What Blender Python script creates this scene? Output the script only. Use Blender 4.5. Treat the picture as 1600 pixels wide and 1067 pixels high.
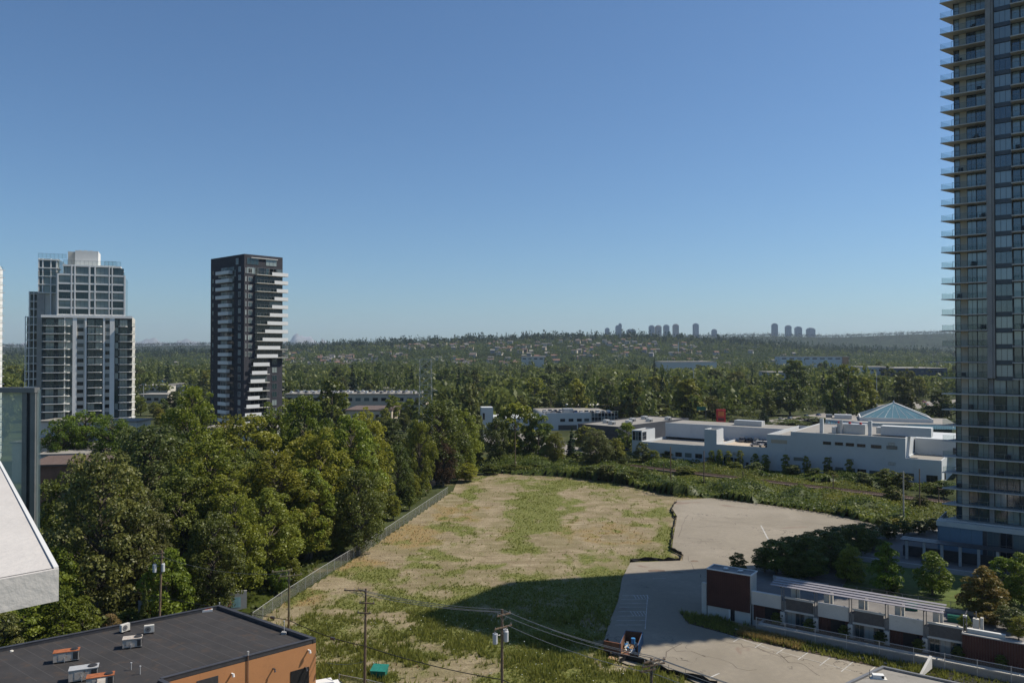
import bpy, math, random
import numpy as np
from mathutils import Vector, Matrix
R = math.radians
S = bpy.context.scene
for o in list(bpy.data.objects): bpy.data.objects.remove(o)
COL = S.collection
# ------------------------------------------------------------------ camera, world, sun, exposure
F = 1244.0; YH = 548.0; HC = 42.0; TILT = math.atan((YH-533.5)/F)
cam = bpy.data.objects.new('camera', bpy.data.cameras.new('camera')); COL.objects.link(cam)
cam.location = (0, 0, HC); cam.rotation_euler = (R(90)+TILT, 0, 0)
cam.data.sensor_width = 36; cam.data.lens = 36*F/1600; cam.data.clip_end = 60000; cam.data.clip_start = .3
S.camera = cam
SUN_EL, SUN_AZ = 50.4, 13.0      # azimuth measured from +X towards +Y
w = bpy.data.worlds.new('World'); S.world = w; w.use_nodes = True
nt = w.node_tree; nt.nodes.clear()
sky = nt.nodes.new('ShaderNodeTexSky'); sky.sky_type = 'NISHITA'; sky.sun_disc = False
sky.sun_elevation = R(SUN_EL); sky.sun_rotation = R(90-SUN_AZ); sky.altitude = 100
sky.air_density = 1.0; sky.dust_density = .55; sky.ozone_density = 4.0
bg = nt.nodes.new('ShaderNodeBackground'); bg.inputs[1].default_value = .058
wo = nt.nodes.new('ShaderNodeOutputWorld')
tn = nt.nodes.new('ShaderNodeMix'); tn.data_type = 'RGBA'; tn.blend_type = 'MULTIPLY'; tn.inputs[0].default_value = 1; tn.inputs[7].default_value = (.78, .985, 1.13, 1)
nt.links.new(sky.outputs[0], tn.inputs[6]); nt.links.new(tn.outputs[2], bg.inputs[0]); nt.links.new(bg.outputs[0], wo.inputs[0])
sl = bpy.data.lights.new('sun', 'SUN'); sl.energy = 3.75; sl.angle = R(.53); sl.color = (1, .92, .80)
so = bpy.data.objects.new('sun', sl); COL.objects.link(so)
sd = Vector((math.cos(R(SUN_EL))*math.cos(R(SUN_AZ)), math.cos(R(SUN_EL))*math.sin(R(SUN_AZ)), math.sin(R(SUN_EL))))
so.rotation_euler = sd.to_track_quat('Z', 'Y').to_euler(); so.location = (0, 0, 300)
S.view_settings.view_transform = 'Standard'; S.view_settings.look = 'None'
S.view_settings.exposure = .67; S.view_settings.gamma = 1; S.view_settings.use_curve_mapping = False

# ------------------------------------------------------------------ helpers
def ray(px, py):
    d = Vector(((px-800)/F, 1, -(py-533.5)/F)); c, s = math.cos(TILT), math.sin(TILT)
    return Vector((d.x, d.y*c-d.z*s, d.y*s+d.z*c))
def G(px, py, z=0.):
    d = ray(px, py); t = (z-HC)/d.z
    return Vector((d.x*t, d.y*t, z))
def AT(px, py, Y):
    d = ray(px, py); t = Y/d.y
    return Vector((d.x*t, Y, HC+d.z*t))
def g2(px, py, z=0.):
    p = G(px, py, z); return (p.x, p.y)
rng = np.random.default_rng(7); random.seed(7)
def vnoise(x, y, s=1., seed=0):
    x = np.asarray(x, float)/s; y = np.asarray(y, float)/s
    xi = np.floor(x).astype(np.int64); yi = np.floor(y).astype(np.int64); fx = x-xi; fy = y-yi
    fx = fx*fx*(3-2*fx); fy = fy*fy*(3-2*fy)
    def h(a, b):
        n = (a*374761393+b*668265263+seed*982451653) & 0xffffffff
        n = ((n ^ (n >> 13))*1274126177) & 0xffffffff
        return ((n ^ (n >> 16)) & 0xffff)/65535.
    return (h(xi, yi)*(1-fx)+h(xi+1, yi)*fx)*(1-fy)+(h(xi, yi+1)*(1-fx)+h(xi+1, yi+1)*fx)*fy
def fbm(x, y, s, seed=0, o=4):
    v = 0; a = .5; t = 0
    for i in range(o): v = v+a*vnoise(x, y, s, seed+i*17); t += a; a *= .5; s *= .5
    return v/t
# materials -------------------------------------------------------
def newmat(name):
    m = bpy.data.materials.new(name); m.use_nodes = True
    b = m.node_tree.nodes['Principled BSDF']; return m, m.node_tree, b
def N(t, typ, **k):
    n = t.nodes.new(typ)
    for a, v in k.items(): setattr(n, a, v)
    return n
def mixc(t, fac, a, b, mode='MIX'):
    n = t.nodes.new('ShaderNodeMix'); n.data_type = 'RGBA'; n.blend_type = mode
    for s, v in ((0, fac), (6, a), (7, b)):
        if hasattr(v, 'links'): t.links.new(v, n.inputs[s])
        else: n.inputs[s].default_value = v if s == 0 else (*v[:3], 1)
    return n.outputs[2]
def noise(t, scale, det=4, rough=.55, vec=None, dist=0):
    n = t.nodes.new('ShaderNodeTexNoise'); n.inputs['Scale'].default_value = scale
    n.inputs['Detail'].default_value = det; n.inputs['Roughness'].default_value = rough; n.inputs['Distortion'].default_value = dist
    if vec is None:
        g = t.nodes.new('ShaderNodeNewGeometry'); vec = g.outputs['Position']
    t.links.new(vec, n.inputs['Vector']); return n.outputs['Fac']
def ramp(t, fac, a, b):
    n = t.nodes.new('ShaderNodeMapRange'); n.inputs[1].default_value = a; n.inputs[2].default_value = b
    n.interpolation_type = 'SMOOTHSTEP'; t.links.new(fac, n.inputs[0]); return n.outputs[0]
def mul(c, k): return tuple(min(1, v*k) for v in c)
def mat(name, col, rough=.8, var=.18, sc=.6, fine=6., metal=0., bump=.0, spec=.3, stain=None, stain_t=(.55, .7), rnd=0.):
    m, t, b = newmat(name)
    n1 = noise(t, sc); n2 = noise(t, fine)
    c = mixc(t, ramp(t, n1, .3, .7), mul(col, 1-var), mul(col, 1+var))
    c = mixc(t, ramp(t, n2, .3, .7), c, mixc(t, .5, c, mul(col, 1-var*1.2)))
    if stain: c = mixc(t, ramp(t, noise(t, sc*2.3, 6, .65), *stain_t), c, stain)
    if rnd:
        oi = N(t, 'ShaderNodeObjectInfo'); hs = N(t, 'ShaderNodeHueSaturation')
        mr = N(t, 'ShaderNodeMapRange'); t.links.new(oi.outputs['Random'], mr.inputs[0])
        mr.inputs[3].default_value = 1-rnd; mr.inputs[4].default_value = 1+rnd
        t.links.new(mr.outputs[0], hs.inputs['Value']); t.links.new(c, hs.inputs['Color']); c = hs.outputs[0]
    t.links.new(c, b.inputs['Base Color'])
    b.inputs['Roughness'].default_value = rough; b.inputs['Metallic'].default_value = metal
    b.inputs['Specular IOR Level'].default_value = spec
    if bump:
        bp = N(t, 'ShaderNodeBump'); bp.inputs['Strength'].default_value = bump; bp.inputs['Distance'].default_value = .05
        t.links.new(n2, bp.inputs['Height']); t.links.new(bp.outputs[0], b.inputs['Normal'])
    return m
def glassmat(name, dark, light, p_light=.35, rough=.06, refl=.5, ior=1.5):
    """window glass: opaque dark room or pale blind behind a reflecting pane, chosen per window"""
    m, t, b = newmat(name)
    oi = N(t, 'ShaderNodeObjectInfo')
    g = t.nodes.new('ShaderNodeNewGeometry')
    vm = N(t, 'ShaderNodeVectorMath', operation='SCALE'); t.links.new(g.outputs['Position'], vm.inputs[0]); vm.inputs[3].default_value = .55
    wn = N(t, 'ShaderNodeTexWhiteNoise'); wn.noise_dimensions = '1D'; t.links.new(oi.outputs['Random'], wn.inputs['W'])
    f = ramp(t, wn.outputs['Value'], 1-p_light-.12, 1-p_light+.12)
    n = noise(t, .8, 3)
    f2 = N(t, 'ShaderNodeMath', operation='MULTIPLY'); t.links.new(f, f2.inputs[0]); t.links.new(ramp(t, n, .35, .55), f2.inputs[1])
    c = mixc(t, f, dark, light)
    t.links.new(c, b.inputs['Base Color']); b.inputs['Roughness'].default_value = rough
    b.inputs['Specular IOR Level'].default_value = refl; b.inputs['IOR'].default_value = ior
    return m
def clearglass(name, tint, tr=.75):
    m, t, b = newmat(name)
    b.inputs['Base Color'].default_value = (*tint, 1); b.inputs['Roughness'].default_value = .05; b.inputs['Specular IOR Level'].default_value = .6
    tp = N(t, 'ShaderNodeBsdfTransparent'); tp.inputs[0].default_value = (.93, .97, .965, 1)
    mx = N(t, 'ShaderNodeMixShader'); mx.inputs[0].default_value = 1-tr
    t.links.new(tp.outputs[0], mx.inputs[1]); t.links.new(b.outputs[0], mx.inputs[2])
    t.links.new(mx.outputs[0], t.nodes['Material Output'].inputs[0]); return m
def leafmat(name, c1, c2, spec=.25, rnd=.22, hue=.02):
    m, t, b = newmat(name)
    at = N(t, 'ShaderNodeAttribute'); at.attribute_name = 'tint'
    c = mixc(t, at.outputs['Fac'], c1, c2)
    oi = N(t, 'ShaderNodeObjectInfo'); hs = N(t, 'ShaderNodeHueSaturation')
    mr = N(t, 'ShaderNodeMapRange'); t.links.new(oi.outputs['Random'], mr.inputs[0]); mr.inputs[3].default_value = 1-rnd; mr.inputs[4].default_value = 1+rnd
    t.links.new(mr.outputs[0], hs.inputs['Value'])
    wn = N(t, 'ShaderNodeTexWhiteNoise'); wn.noise_dimensions = '1D'; t.links.new(oi.outputs['Random'], wn.inputs['W'])
    m2 = N(t, 'ShaderNodeMapRange'); t.links.new(wn.outputs['Value'], m2.inputs[0]); m2.inputs[3].default_value = .5-hue; m2.inputs[4].default_value = .5+hue
    t.links.new(m2.outputs[0], hs.inputs['Hue'])
    t.links.new(c, hs.inputs['Color']); t.links.new(hs.outputs[0], b.inputs['Base Color'])
    b.inputs['Roughness'].default_value = .5; b.inputs['Specular IOR Level'].default_value = spec
    tl = N(t, 'ShaderNodeBsdfTranslucent'); t.links.new(hs.outputs[0], tl.inputs[0])
    mx = N(t, 'ShaderNodeMixShader'); mx.inputs[0].default_value = .42
    t.links.new(b.outputs[0], mx.inputs[1]); t.links.new(tl.outputs[0], mx.inputs[2])
    t.links.new(mx.outputs[0], t.nodes['Material Output'].inputs[0]); return m
# objects ----------------------------------------------------------
def tag(o, label=None, cat=None, group=None, kind=None):
    if label: o['label'] = label
    if cat: o['category'] = cat
    if group: o['group'] = group
    if kind: o['kind'] = kind
    return o
def link(name, data, parent=None, loc=(0, 0, 0), rz=0., sc=None):
    o = bpy.data.objects.new(name, data); COL.objects.link(o); o.location = loc; o.rotation_euler = (0, 0, rz)
    if sc: o.scale = sc
    if parent: o.parent = parent
    return o
def thing(name, label, cat, loc=(0, 0, 0), rz=0., group=None):
    return tag(link(name, None, None, loc, rz), label, cat, group)
_ub = {}
def unit(m):
    if m.name not in _ub:
        me = bpy.data.meshes.new('box_'+m.name)
        v = [(x, y, z) for z in (0, 1) for y in (0, 1) for x in (0, 1)]
        me.from_pydata(v, [], [(0, 2, 3, 1), (4, 5, 7, 6), (0, 1, 5, 4), (2, 6, 7, 3), (0, 4, 6, 2), (1, 3, 7, 5)])
        me.materials.append(m); _ub[m.name] = me
    return _ub[m.name]
def bx(name, m, parent, x0, x1, y0, y1, z0, z1):
    return link(name, unit(m), parent, (x0, y0, z0), 0, (x1-x0, y1-y0, z1-z0))
class MB:
    def __init__(s): s.v = []; s.f = []; s.m = []; s.ms = []
    def mi(s, m):
        if m not in s.ms: s.ms.append(m)
        return s.ms.index(m)
    def add(s, v, f, m):
        b = len(s.v); s.v += [tuple(p) for p in v]; k = s.mi(m)
        for q in f: s.f.append(tuple(i+b for i in q)); s.m.append(k)
        return s
    def box(s, x0, x1, y0, y1, z0, z1, m):
        v = [(x, y, z) for z in (z0, z1) for y in (y0, y1) for x in (x0, x1)]
        return s.add(v, [(0, 2, 3, 1), (4, 5, 7, 6), (0, 1, 5, 4), (2, 6, 7, 3), (0, 4, 6, 2), (1, 3, 7, 5)], m)
    def prism(s, poly, z0, z1, m, mtop=None, flip=False):
        n = len(poly); a = sum(poly[i][0]*poly[(i+1) % n][1]-poly[(i+1) % n][0]*poly[i][1] for i in range(n))
        if a < 0: poly = poly[::-1]
        v = [(p[0], p[1], z0) for p in poly]+[(p[0], p[1], z1) for p in poly]
        s.add(v, [tuple(range(n))[::-1]]+[(i, (i+1) % n, n+(i+1) % n, n+i) for i in range(n)], m)
        return s.add([(p[0], p[1], z1) for p in poly], [tuple(range(n))], mtop or m)
    def tube(s, p0, p1, r0, r1, m, n=6):
        p0 = Vector(p0); p1 = Vector(p1); d = (p1-p0).normalized()
        a = d.orthogonal().normalized(); b = d.cross(a); v = []
        for p, r in ((p0, r0), (p1, r1)):
            for i in range(n):
                t = 2*math.pi*i/n; v.append(p+(a*math.cos(t)+b*math.sin(t))*r)
        return s.add(v, [(i, (i+1) % n, n+(i+1) % n, n+i) for i in range(n)]+[tuple(range(n))[::-1], tuple(range(n, 2*n))], m)
    def path(s, pts, r, m, n=4):
        for a, b in zip(pts[:-1], pts[1:]): s.tube(a, b, r, r, m, n)
        return s
    def mesh(s, name):
        me = bpy.data.meshes.new(name); me.from_pydata(s.v, [], s.f)
        for m in s.ms: me.materials.append(m)
        me.polygons.foreach_set('material_index', s.m); me.update(); return me
    def build(s, name, parent=None, loc=(0, 0, 0), rz=0.): return link(name, s.mesh(name), parent, loc, rz)
def npmesh(name, V, Fc, mats, tint=None, mi=None, smooth=False, extra=None):
    V = np.asarray(V, np.float32); Fc = np.asarray(Fc, np.int32); k = Fc.shape[1]; n = len(Fc)
    me = bpy.data.meshes.new(name); me.vertices.add(len(V)); me.vertices.foreach_set('co', V.ravel())
    me.loops.add(n*k); me.loops.foreach_set('vertex_index', Fc.ravel())
    me.polygons.add(n); me.polygons.foreach_set('loop_start', np.arange(0, n*k, k, dtype=np.int32))
    try: me.polygons.foreach_set('loop_total', np.full(n, k, np.int32))
    except Exception: pass
    for m in mats: me.materials.append(m)
    if mi is not None: me.polygons.foreach_set('material_index', np.asarray(mi, np.int32))
    if smooth: me.polygons.foreach_set('use_smooth', np.ones(n, bool))
    me.update(calc_edges=True)
    if tint is not None:
        a = me.attributes.new('tint', 'FLOAT', 'FACE'); a.data.foreach_set('value', np.asarray(tint, np.float32))
    for nm, arr in (extra or {}).items():
        a = me.attributes.new(nm, 'FLOAT', 'POINT'); a.data.foreach_set('value', np.asarray(arr, np.float32))
    return me
def smooth(t): t = np.clip(t, 0, 1); return t*t*(3-2*t)
def inpoly(x, y, poly):
    x = np.asarray(x); y = np.asarray(y); c = np.zeros(x.shape, bool); n = len(poly)
    for i in range(n):
        x1, y1 = poly[i]; x2, y2 = poly[i-1]
        q = ((y1 > y) != (y2 > y)) & (x < (x2-x1)*(y-y1)/(y2-y1+1e-12)+x1); c ^= q
    return c
# palette
M = {}
M['white'] = mat('white_paint', (.62, .62, .60), .7, .06, .3, 3)
M['cream'] = mat('cream_concrete', (.52, .50, .45), .8, .08, .3, 4, stain=(.36, .34, .3), stain_t=(.6, .8))
M['conc'] = mat('concrete', (.36, .35, .33), .85, .12, .4, 5, stain=(.22, .21, .2), stain_t=(.55, .8))
M['beige'] = mat('beige_wall', (.50, .43, .35), .85, .08, .4, 5)
M['pillar'] = mat('taupe_concrete', (.31, .285, .27), .85, .1, .4, 5)
M['slab'] = mat('slab_concrete', (.50, .47, .44), .85, .1, .4, 5, rnd=.06)
M['darkmetal'] = mat('dark_metal', (.045, .045, .05), .45, .2, 2, 9, spec=.5)
M['midmetal'] = mat('grey_metal', (.20, .20, .20), .45, .12, 2, 9, metal=.4)
M['alu'] = mat('pale_metal', (.50, .50, .49), .4, .08, 2, 9, metal=.3)
M['brick'] = mat('charcoal_brick', (.045, .045, .055), .8, .18, .6, 8, rnd=.08)
M['glass_t'] = glassmat('tower_glass', (.025, .05, .07), (.24, .29, .30), .5, ior=2.1)
M['glass_l'] = glassmat('condo_glass', (.02, .042, .05), (.24, .28, .27), .45, ior=1.65)
M['glass_d'] = glassmat('dark_glass', (.010, .014, .02), (.12, .15, .15), .25)
M['rail'] = clearglass('railing_glass', (.04, .07, .08), .86)
M['wood'] = mat('weathered_pole', (.17, .12, .08), .9, .25, 1.5, 12, stain=(.10, .07, .05), stain_t=(.5, .7))
M['woodg'] = mat('greened_pole', (.17, .15, .08), .9, .25, 1.5, 12)
M['bark'] = mat('bark', (.10, .085, .065), .95, .3, 2, 9)
M['teal'] = mat('dark_teal_wall', (.035, .048, .05), .5, .15, .3, 3)
M['black'] = mat('black', (.012, .012, .013), .6, .2, 2, 9)
# ------------------------------------------------------------------ terrain
PXA = [-400, 0, 200, 330, 450, 520, 600, 700, 800, 900, 1000, 1100, 1200, 1300, 1500, 2000]
EA = [-14, -12, -10, -8, -1, 4, 7, 10, 13, 15, 15, 9, 3, -4, -8, -8]
PXB = [-400, 0, 200, 330, 450, 600, 750, 850, 1000, 1100, 1200, 1300, 1400, 1500, 1600, 2000]
EB = [6, 6, 7, 9, 9, 8, 14, 20, 22, 21, 23, 21, 25, 28, 28, 24]
def terrain(x, y):
    x = np.asarray(x, float); y = np.asarray(y, float); Y = np.maximum(y, 50.)
    px = 800+F*x/Y
    ha = np.maximum(42+np.interp(px, PXA, EA)/F*2700, 0); hb = 42+np.interp(px, PXB, EB)/F*5400
    n = (fbm(x, y, 700, 3)-.5)*22
    A = ha*smooth((y-1350)/1350)*(1-.45*smooth((y-2750)/900))
    B = hb*smooth((y-3700)/1700)
    z = np.maximum(A, B)+n*smooth((y-1500)/800)*(1-smooth((y-2500)/400)*.5)
    z = z*(1-.8*smooth((y-6500)/6000))
    return z
us = np.linspace(-1.6, 1.6, 220); ys = np.concatenate([np.linspace(1390, 6500, 110), np.linspace(6700, 15800, 20)])
Uu, Yy = np.meshgrid(us, ys); X = Uu*Yy; Z = terrain(X, Yy)-.4
V = np.stack([X.ravel(), Yy.ravel(), Z.ravel()], 1); nu = len(us)
i = np.arange(len(ys)-1)[:, None]*nu+np.arange(nu-1)[None]; i = i.ravel()
hm = mat('hill_ground', (.024, .034, .015), .95, .4, .01, .08, spec=.0, stain=(.10, .09, .045), stain_t=(.64, .72))
tag(link('hills', npmesh('hills', V, np.stack([i, i+1, i+nu+1, i+nu], 1), [hm], smooth=True)), kind='structure')
# ground sheet
gm = mat('ground_cover', (.05, .06, .024), .95, .35, .05, .9, spec=.05, stain=(.11, .095, .05), stain_t=(.55, .66))
MB().add([(-2600, -400, 0), (2600, -400, 0), (2600, 1420, 0), (-2600, 1420, 0)], [(0, 1, 2, 3)], gm).build('ground')
tag(bpy.data.objects['ground'], kind='structure')
# far snowy mountain and its foothill peaks
pk = [(-60, 24, 60), (90, 20, 70), (235, 19, 40), (290, 17, 50), (440, 18, 20), (466, 29, 16), (484, 25, 16), (503, 18, 14), (600, 14, 60)]
pxs = np.linspace(-150, 760, 260); mt = np.zeros_like(pxs)
for c, h, wd in pk: mt = np.maximum(mt, h*np.clip(1-np.abs(pxs-c)/wd/1.9, 0, 1)**1.1)
mt = mt+(vnoise(pxs, pxs*0, 9, 5)-.5)*4+(vnoise(pxs, pxs*0, 4.5, 6)-.5)*3
rows = []
for k, (dy, sc) in enumerate(((-1500, 0.0), (-900, .35), (-400, .7), (0, 1.), (500, .6), (1000, .0))):
    Yk = 14200+dy; xx = (pxs-800)/F*Yk; zz = np.maximum(20+(22+mt/F*14200)*sc*(.9+.2*vnoise(pxs*1., pxs*0+k*50, 6, 9)), 0)
    rows.append(np.stack([xx, np.full_like(xx, Yk), zz], 1))
V = np.concatenate(rows); nu = len(pxs); i = (np.arange(5)[:, None]*nu+np.arange(nu-1)[None]).ravel()
sm = mat('snow_and_rock', (.17, .175, .17), .8, .1, .002, .02, stain=(.3, .3, .32), stain_t=(.5, .62))
tag(link('snowy_mountain', npmesh('snowy_mountain', V, np.stack([i, i+1, i+nu+1, i+nu], 1), [sm], smooth=True)), kind='structure')

# ------------------------------------------------------------------ vacant lot (dirt and weeds)
FIELD = [g2(300, 1010), g2(395, 972), g2(560, 868), g2(705, 768), g2(716, 742), g2(800, 738), g2(900, 745), g2(1000, 760), g2(1060, 775), (90, 225), (60, 120), (40, 70), (-45, 70), (-60, 90)]
LOT = [g2(1057, 783), g2(1110, 779), g2(1200, 790), g2(1300, 803), g2(1362, 815), g2(1388, 838), (66, 140), (38, 131), (30.5, 124.5), (33, 118.5), (40, 112.0), g2(1420, 1042), (56, 85), (60, 70), (24, 70),
       g2(1110, 1080), g2(1060, 1055), g2(1010, 1045), g2(980, 1040), g2(955, 1030), g2(942, 1010), g2(952, 975), g2(966, 940), g2(972, 905), g2(985, 880), g2(1066, 877), g2(1068, 868), g2(1050, 858), g2(1053, 835), g2(1058, 808), g2(1050, 795)]
def project(x, y):
    return 800+F*x/y, YH+F*HC/y
def blob(px, py, lst):
    v = np.zeros_like(px)
    for cx, cy, rx, ry, s in lst:
        v = np.maximum(v, s*np.clip(1.5-np.sqrt(((px-cx)/rx)**2+((py-cy)/ry)**2), 0, 1))
    return v
GREEN = [(520, 985, 60, 20, .7), (600, 905, 60, 14, .6), (660, 860, 60, 10, .45), (720, 825, 50, 10, .45), (930, 880, 60, 10, .5), (900, 765, 60, 8, .5), (560, 1000, 70, 16, .6), (835, 765, 35, 22, .8), (825, 800, 42, 40, 1.), (815, 850, 30, 20, .6), (745, 768, 10, 8, 1.), (600, 935, 80, 18, .8), (690, 950, 90, 28, 1.), (850, 940, 120, 40, .9), (940, 905, 40, 45, 1.),
         (620, 1010, 120, 28, .75), (760, 1000, 130, 34, 1.), (880, 1030, 150, 30, .9), (960, 1062, 200, 18, 1.), (560, 1050, 120, 25, .7), (1035, 840, 16, 50, .7), (1000, 868, 60, 8, .7),
         (690, 880, 60, 10, .45), (480, 930, 40, 12, .6), (540, 895, 40, 8, .5), (770, 880, 40, 9, .6), (900, 750, 130, 9, .6), (880, 790, 20, 6, .6), (960, 782, 40, 7, .5), (900, 812, 60, 7, .4), (1020, 800, 30, 12, .6)]
DRY = [(480, 935, 50, 16, .9), (560, 880, 55, 14, 1.), (640, 830, 45, 16, .9), (690, 795, 25, 16, .9), (520, 1040, 40, 20, .6), (830, 830, 120, 12, .4), (960, 835, 70, 14, .6), (740, 800, 30, 20, .5), (700, 1000, 60, 10, .4), (860, 1010, 60, 8, .5)]
def vegdry(x, y):
    px, py = project(x, y)
    wx = (fbm(x, y, 14, 1)-.5)*70; wy = (fbm(x, y, 11, 2)-.5)*40
    g = blob(px+wx, py+wy, GREEN); d = blob(px+wx, py+wy, DRY)
    n = fbm(x, y, 6, 4, 5); n2 = fbm(x, y*.6, 1.6, 8, 3)
    g = smooth((g*1.05+(n-.5)*1.9+(n2-.5)*1.1-.12)/.6); d = smooth((d+(n-.5)*1.3+(n2-.5)*.8-.3)/.5)
    return g, d
gx = np.arange(-62, 100, .6); gy = np.arange(69, 292, .6)
GX, GY = np.meshgrid(gx, gy); ins = inpoly(GX, GY, FIELD)
g_, d_ = vegdry(GX, GY); zz = .02+.10*fbm(GX, GY, 5, 12)+.25*np.maximum(fbm(GX, GY, 16, 13)-.5, 0)
idx = np.full(GX.shape, -1); cell = ins[:-1, :-1] & ins[1:, :-1] & ins[:-1, 1:] & ins[1:, 1:]
used = np.zeros_like(ins); used[:-1, :-1] |= cell; used[1:, :-1] |= cell; used[:-1, 1:] |= cell; used[1:, 1:] |= cell
lotm = inpoly(GX, GY, LOT); zz = np.where(lotm, .01, zz)
idx[used] = np.arange(used.sum()); V = np.stack([GX[used], GY[used], zz[used]], 1)
a, b_ = np.nonzero(cell); Fc = np.stack([idx[a, b_], idx[a, b_+1], idx[a+1, b_+1], idx[a+1, b_]], 1)
m, t, b = newmat('dirt_and_weeds')
ag = N(t, 'ShaderNodeAttribute'); ag.attribute_name = 'veg'; ad = N(t, 'ShaderNodeAttribute'); ad.attribute_name = 'dry'
n1 = noise(t, .25, 6, .6); n2 = noise(t, 2.2, 5, .65); n3 = noise(t, .09, 5, .6, dist=1.)
dirt = mixc(t, ramp(t, n1, .35, .65), (.22, .178, .108), (.31, .258, .165))
dirt = mixc(t, ramp(t, n2, .42, .6), mixc(t, .45, dirt, (.17, .13, .085)), dirt)
mp_ = N(t, 'ShaderNodeMapping'); mp_.inputs['Rotation'].default_value = (0, 0, R(32)); mp_.inputs['Scale'].default_value = (.12, 1.6, 1)
ge_ = t.nodes.new('ShaderNodeNewGeometry'); t.links.new(ge_.outputs['Position'], mp_.inputs['Vector']); n4 = noise(t, .55, 5, .6, vec=mp_.outputs[0], dist=.8)
dirt = mixc(t, ramp(t, n4, .52, .64), dirt, mixc(t, .55, dirt, (.13, .10, .06)))
dirt = mixc(t, ramp(t, n4, .40, .30), dirt, (.36, .31, .21))
dirt = mixc(t, ramp(t, n3, .45, .6), dirt, mixc(t, .5, dirt, (.14, .125, .055)))
c = mixc(t, ad.outputs['Fac'], dirt, mixc(t, ramp(t, n2, .4, .6), (.27, .18, .08), (.20, .165, .08)))
c = mixc(t, ag.outputs['Fac'], c, mixc(t, ramp(t, n2, .4, .6), (.095, .112, .03), (.17, .17, .055)))
t.links.new(c, b.inputs['Base Color']); b.inputs['Roughness'].default_value = .95; b.inputs['Specular IOR Level'].default_value = .1
bp = N(t, 'ShaderNodeBump'); bp.inputs['Strength'].default_value = .9; bp.inputs['Distance'].default_value = .25
t.links.new(n2, bp.inputs['Height']); t.links.new(bp.outputs[0], b.inputs['Normal'])
tag(link('vacant_lot', npmesh('vacant_lot', V, Fc, [m], smooth=True, extra={'veg': g_[used], 'dry': d_[used]})), kind='structure')
# asphalt lot
m, t, b = newmat('old_asphalt')
n1 = noise(t, .06, 5, .6, dist=.6); n2 = noise(t, 1.3, 6, .7); n3 = noise(t, 14, 3)
c = mixc(t, ramp(t, n1, .3, .7), (.216, .188, .142), (.298, .262, .205))
c = mixc(t, ramp(t, n2, .35, .7), mixc(t, .35, c, (.17, .15, .125)), c)
c = mixc(t, ramp(t, n3, .3, .6), mixc(t, .25, c, (.14, .13, .11)), c)
g = t.nodes.new('ShaderNodeNewGeometry'); vo = N(t, 'ShaderNodeTexVoronoi'); vo.feature = 'DISTANCE_TO_EDGE'; vo.inputs['Scale'].default_value = .13
vm = N(t, 'ShaderNodeVectorMath', operation='ADD'); nc = N(t, 'ShaderNodeTexNoise'); nc.inputs['Scale'].default_value = .35; nc.inputs['Detail'].default_value = 6
t.links.new(g.outputs['Position'], nc.inputs['Vector']); sc_ = N(t, 'ShaderNodeVectorMath', operation='SCALE'); sc_.inputs[3].default_value = 9
t.links.new(nc.outputs['Color'], sc_.inputs[0]); t.links.new(g.outputs['Position'], vm.inputs[0]); t.links.new(sc_.outputs[0], vm.inputs[1]); t.links.new(vm.outputs[0], vo.inputs['Vector'])
mm = N(t, 'ShaderNodeMath', operation='MULTIPLY'); t.links.new(ramp(t, vo.outputs['Distance'], .014, .004), mm.inputs[0]); t.links.new(ramp(t, noise(t, .05, 3), .52, .6), mm.inputs[1])
c = mixc(t, mm.outputs[0], c, (.07, .06, .05))
c = mixc(t, ramp(t, noise(t, .045, 4, .5, dist=2), .62, .66), c, (.20, .155, .12))
t.links.new(c, b.inputs['Base Color']); b.inputs['Roughness'].default_value = .9; b.inputs['Specular IOR Level'].default_value = .25
MB().add([(p[0], p[1], .22) for p in LOT], [tuple(range(len(LOT)))[::-1]], m).build('parking_lot')
o = bpy.data.objects['parking_lot']; tag(o, kind='structure')
ZL = .224
pm = mat('worn_marking_paint', (.42, .41, .38), .8, .3, 1.5, 6)
def stripe(a, b, w=.13):
    a = Vector((*a, 0)); b = Vector((*b, 0)); d = (b-a).normalized(); n = Vector((-d.y, d.x, 0))*w/2
    return [(a+n), (b+n), (b-n), (a-n)]
mk = MB()
def ln(px1, py1, px2, py2, w=.13):
    q = stripe(g2(px1, py1), g2(px2, py2), w); mk.add([(p.x, p.y, ZL+.004) for p in q], [(3, 2, 1, 0)], pm)
for k, y in enumerate((932, 938, 944, 950, 957, 964, 971, 978)): ln(972-k*1.5, y, 1012-k*.5, y, .14)
for k in range(5): ln(990+k*5, 931, 994+k*5, 937, .12)
for k in range(5): ln(985+k*5, 957, 990+k*5, 964, .12)
ln(1012, 931, 1008, 985)
ln(1189, 822, 1203, 849, .3); ln(1020, 905, 1040, 905, .12)
for k in range(7):
    a = g2(1172+k*33, 989+k*8.7); d = Vector((-.55, -.84)); mk.add([(p.x, p.y, ZL+.004) for p in stripe(a, (a[0]-3.6, a[1]-4.0), .14)], [(3, 2, 1, 0)], pm)
q = [g2(1078, 962), g2(1100, 975), g2(1120, 984), g2(1150, 1000)]
for a, b2 in zip(q[:-1], q[1:]): mk.add([(p.x, p.y, ZL+.004) for p in stripe(a, b2, .16)], [(3, 2, 1, 0)], pm)
for k in range(4): ln(1082+k*14, 965+k*5, 1096+k*12, 966+k*5, .14)
ln(1108, 1061, 1124, 1054, .2); ln(1120, 988, 1200, 1014, .1)
for k, (py) in enumerate((1000, 1012)): ln(1190, py, 1330, py+38, .08)
tag(mk.build('road_marking'), kind='structure')
tar = mat('tar_patch', (.11, .09, .07), .9, .2, 1, 6); crk = MB(); rr_ = random.Random(8)
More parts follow.
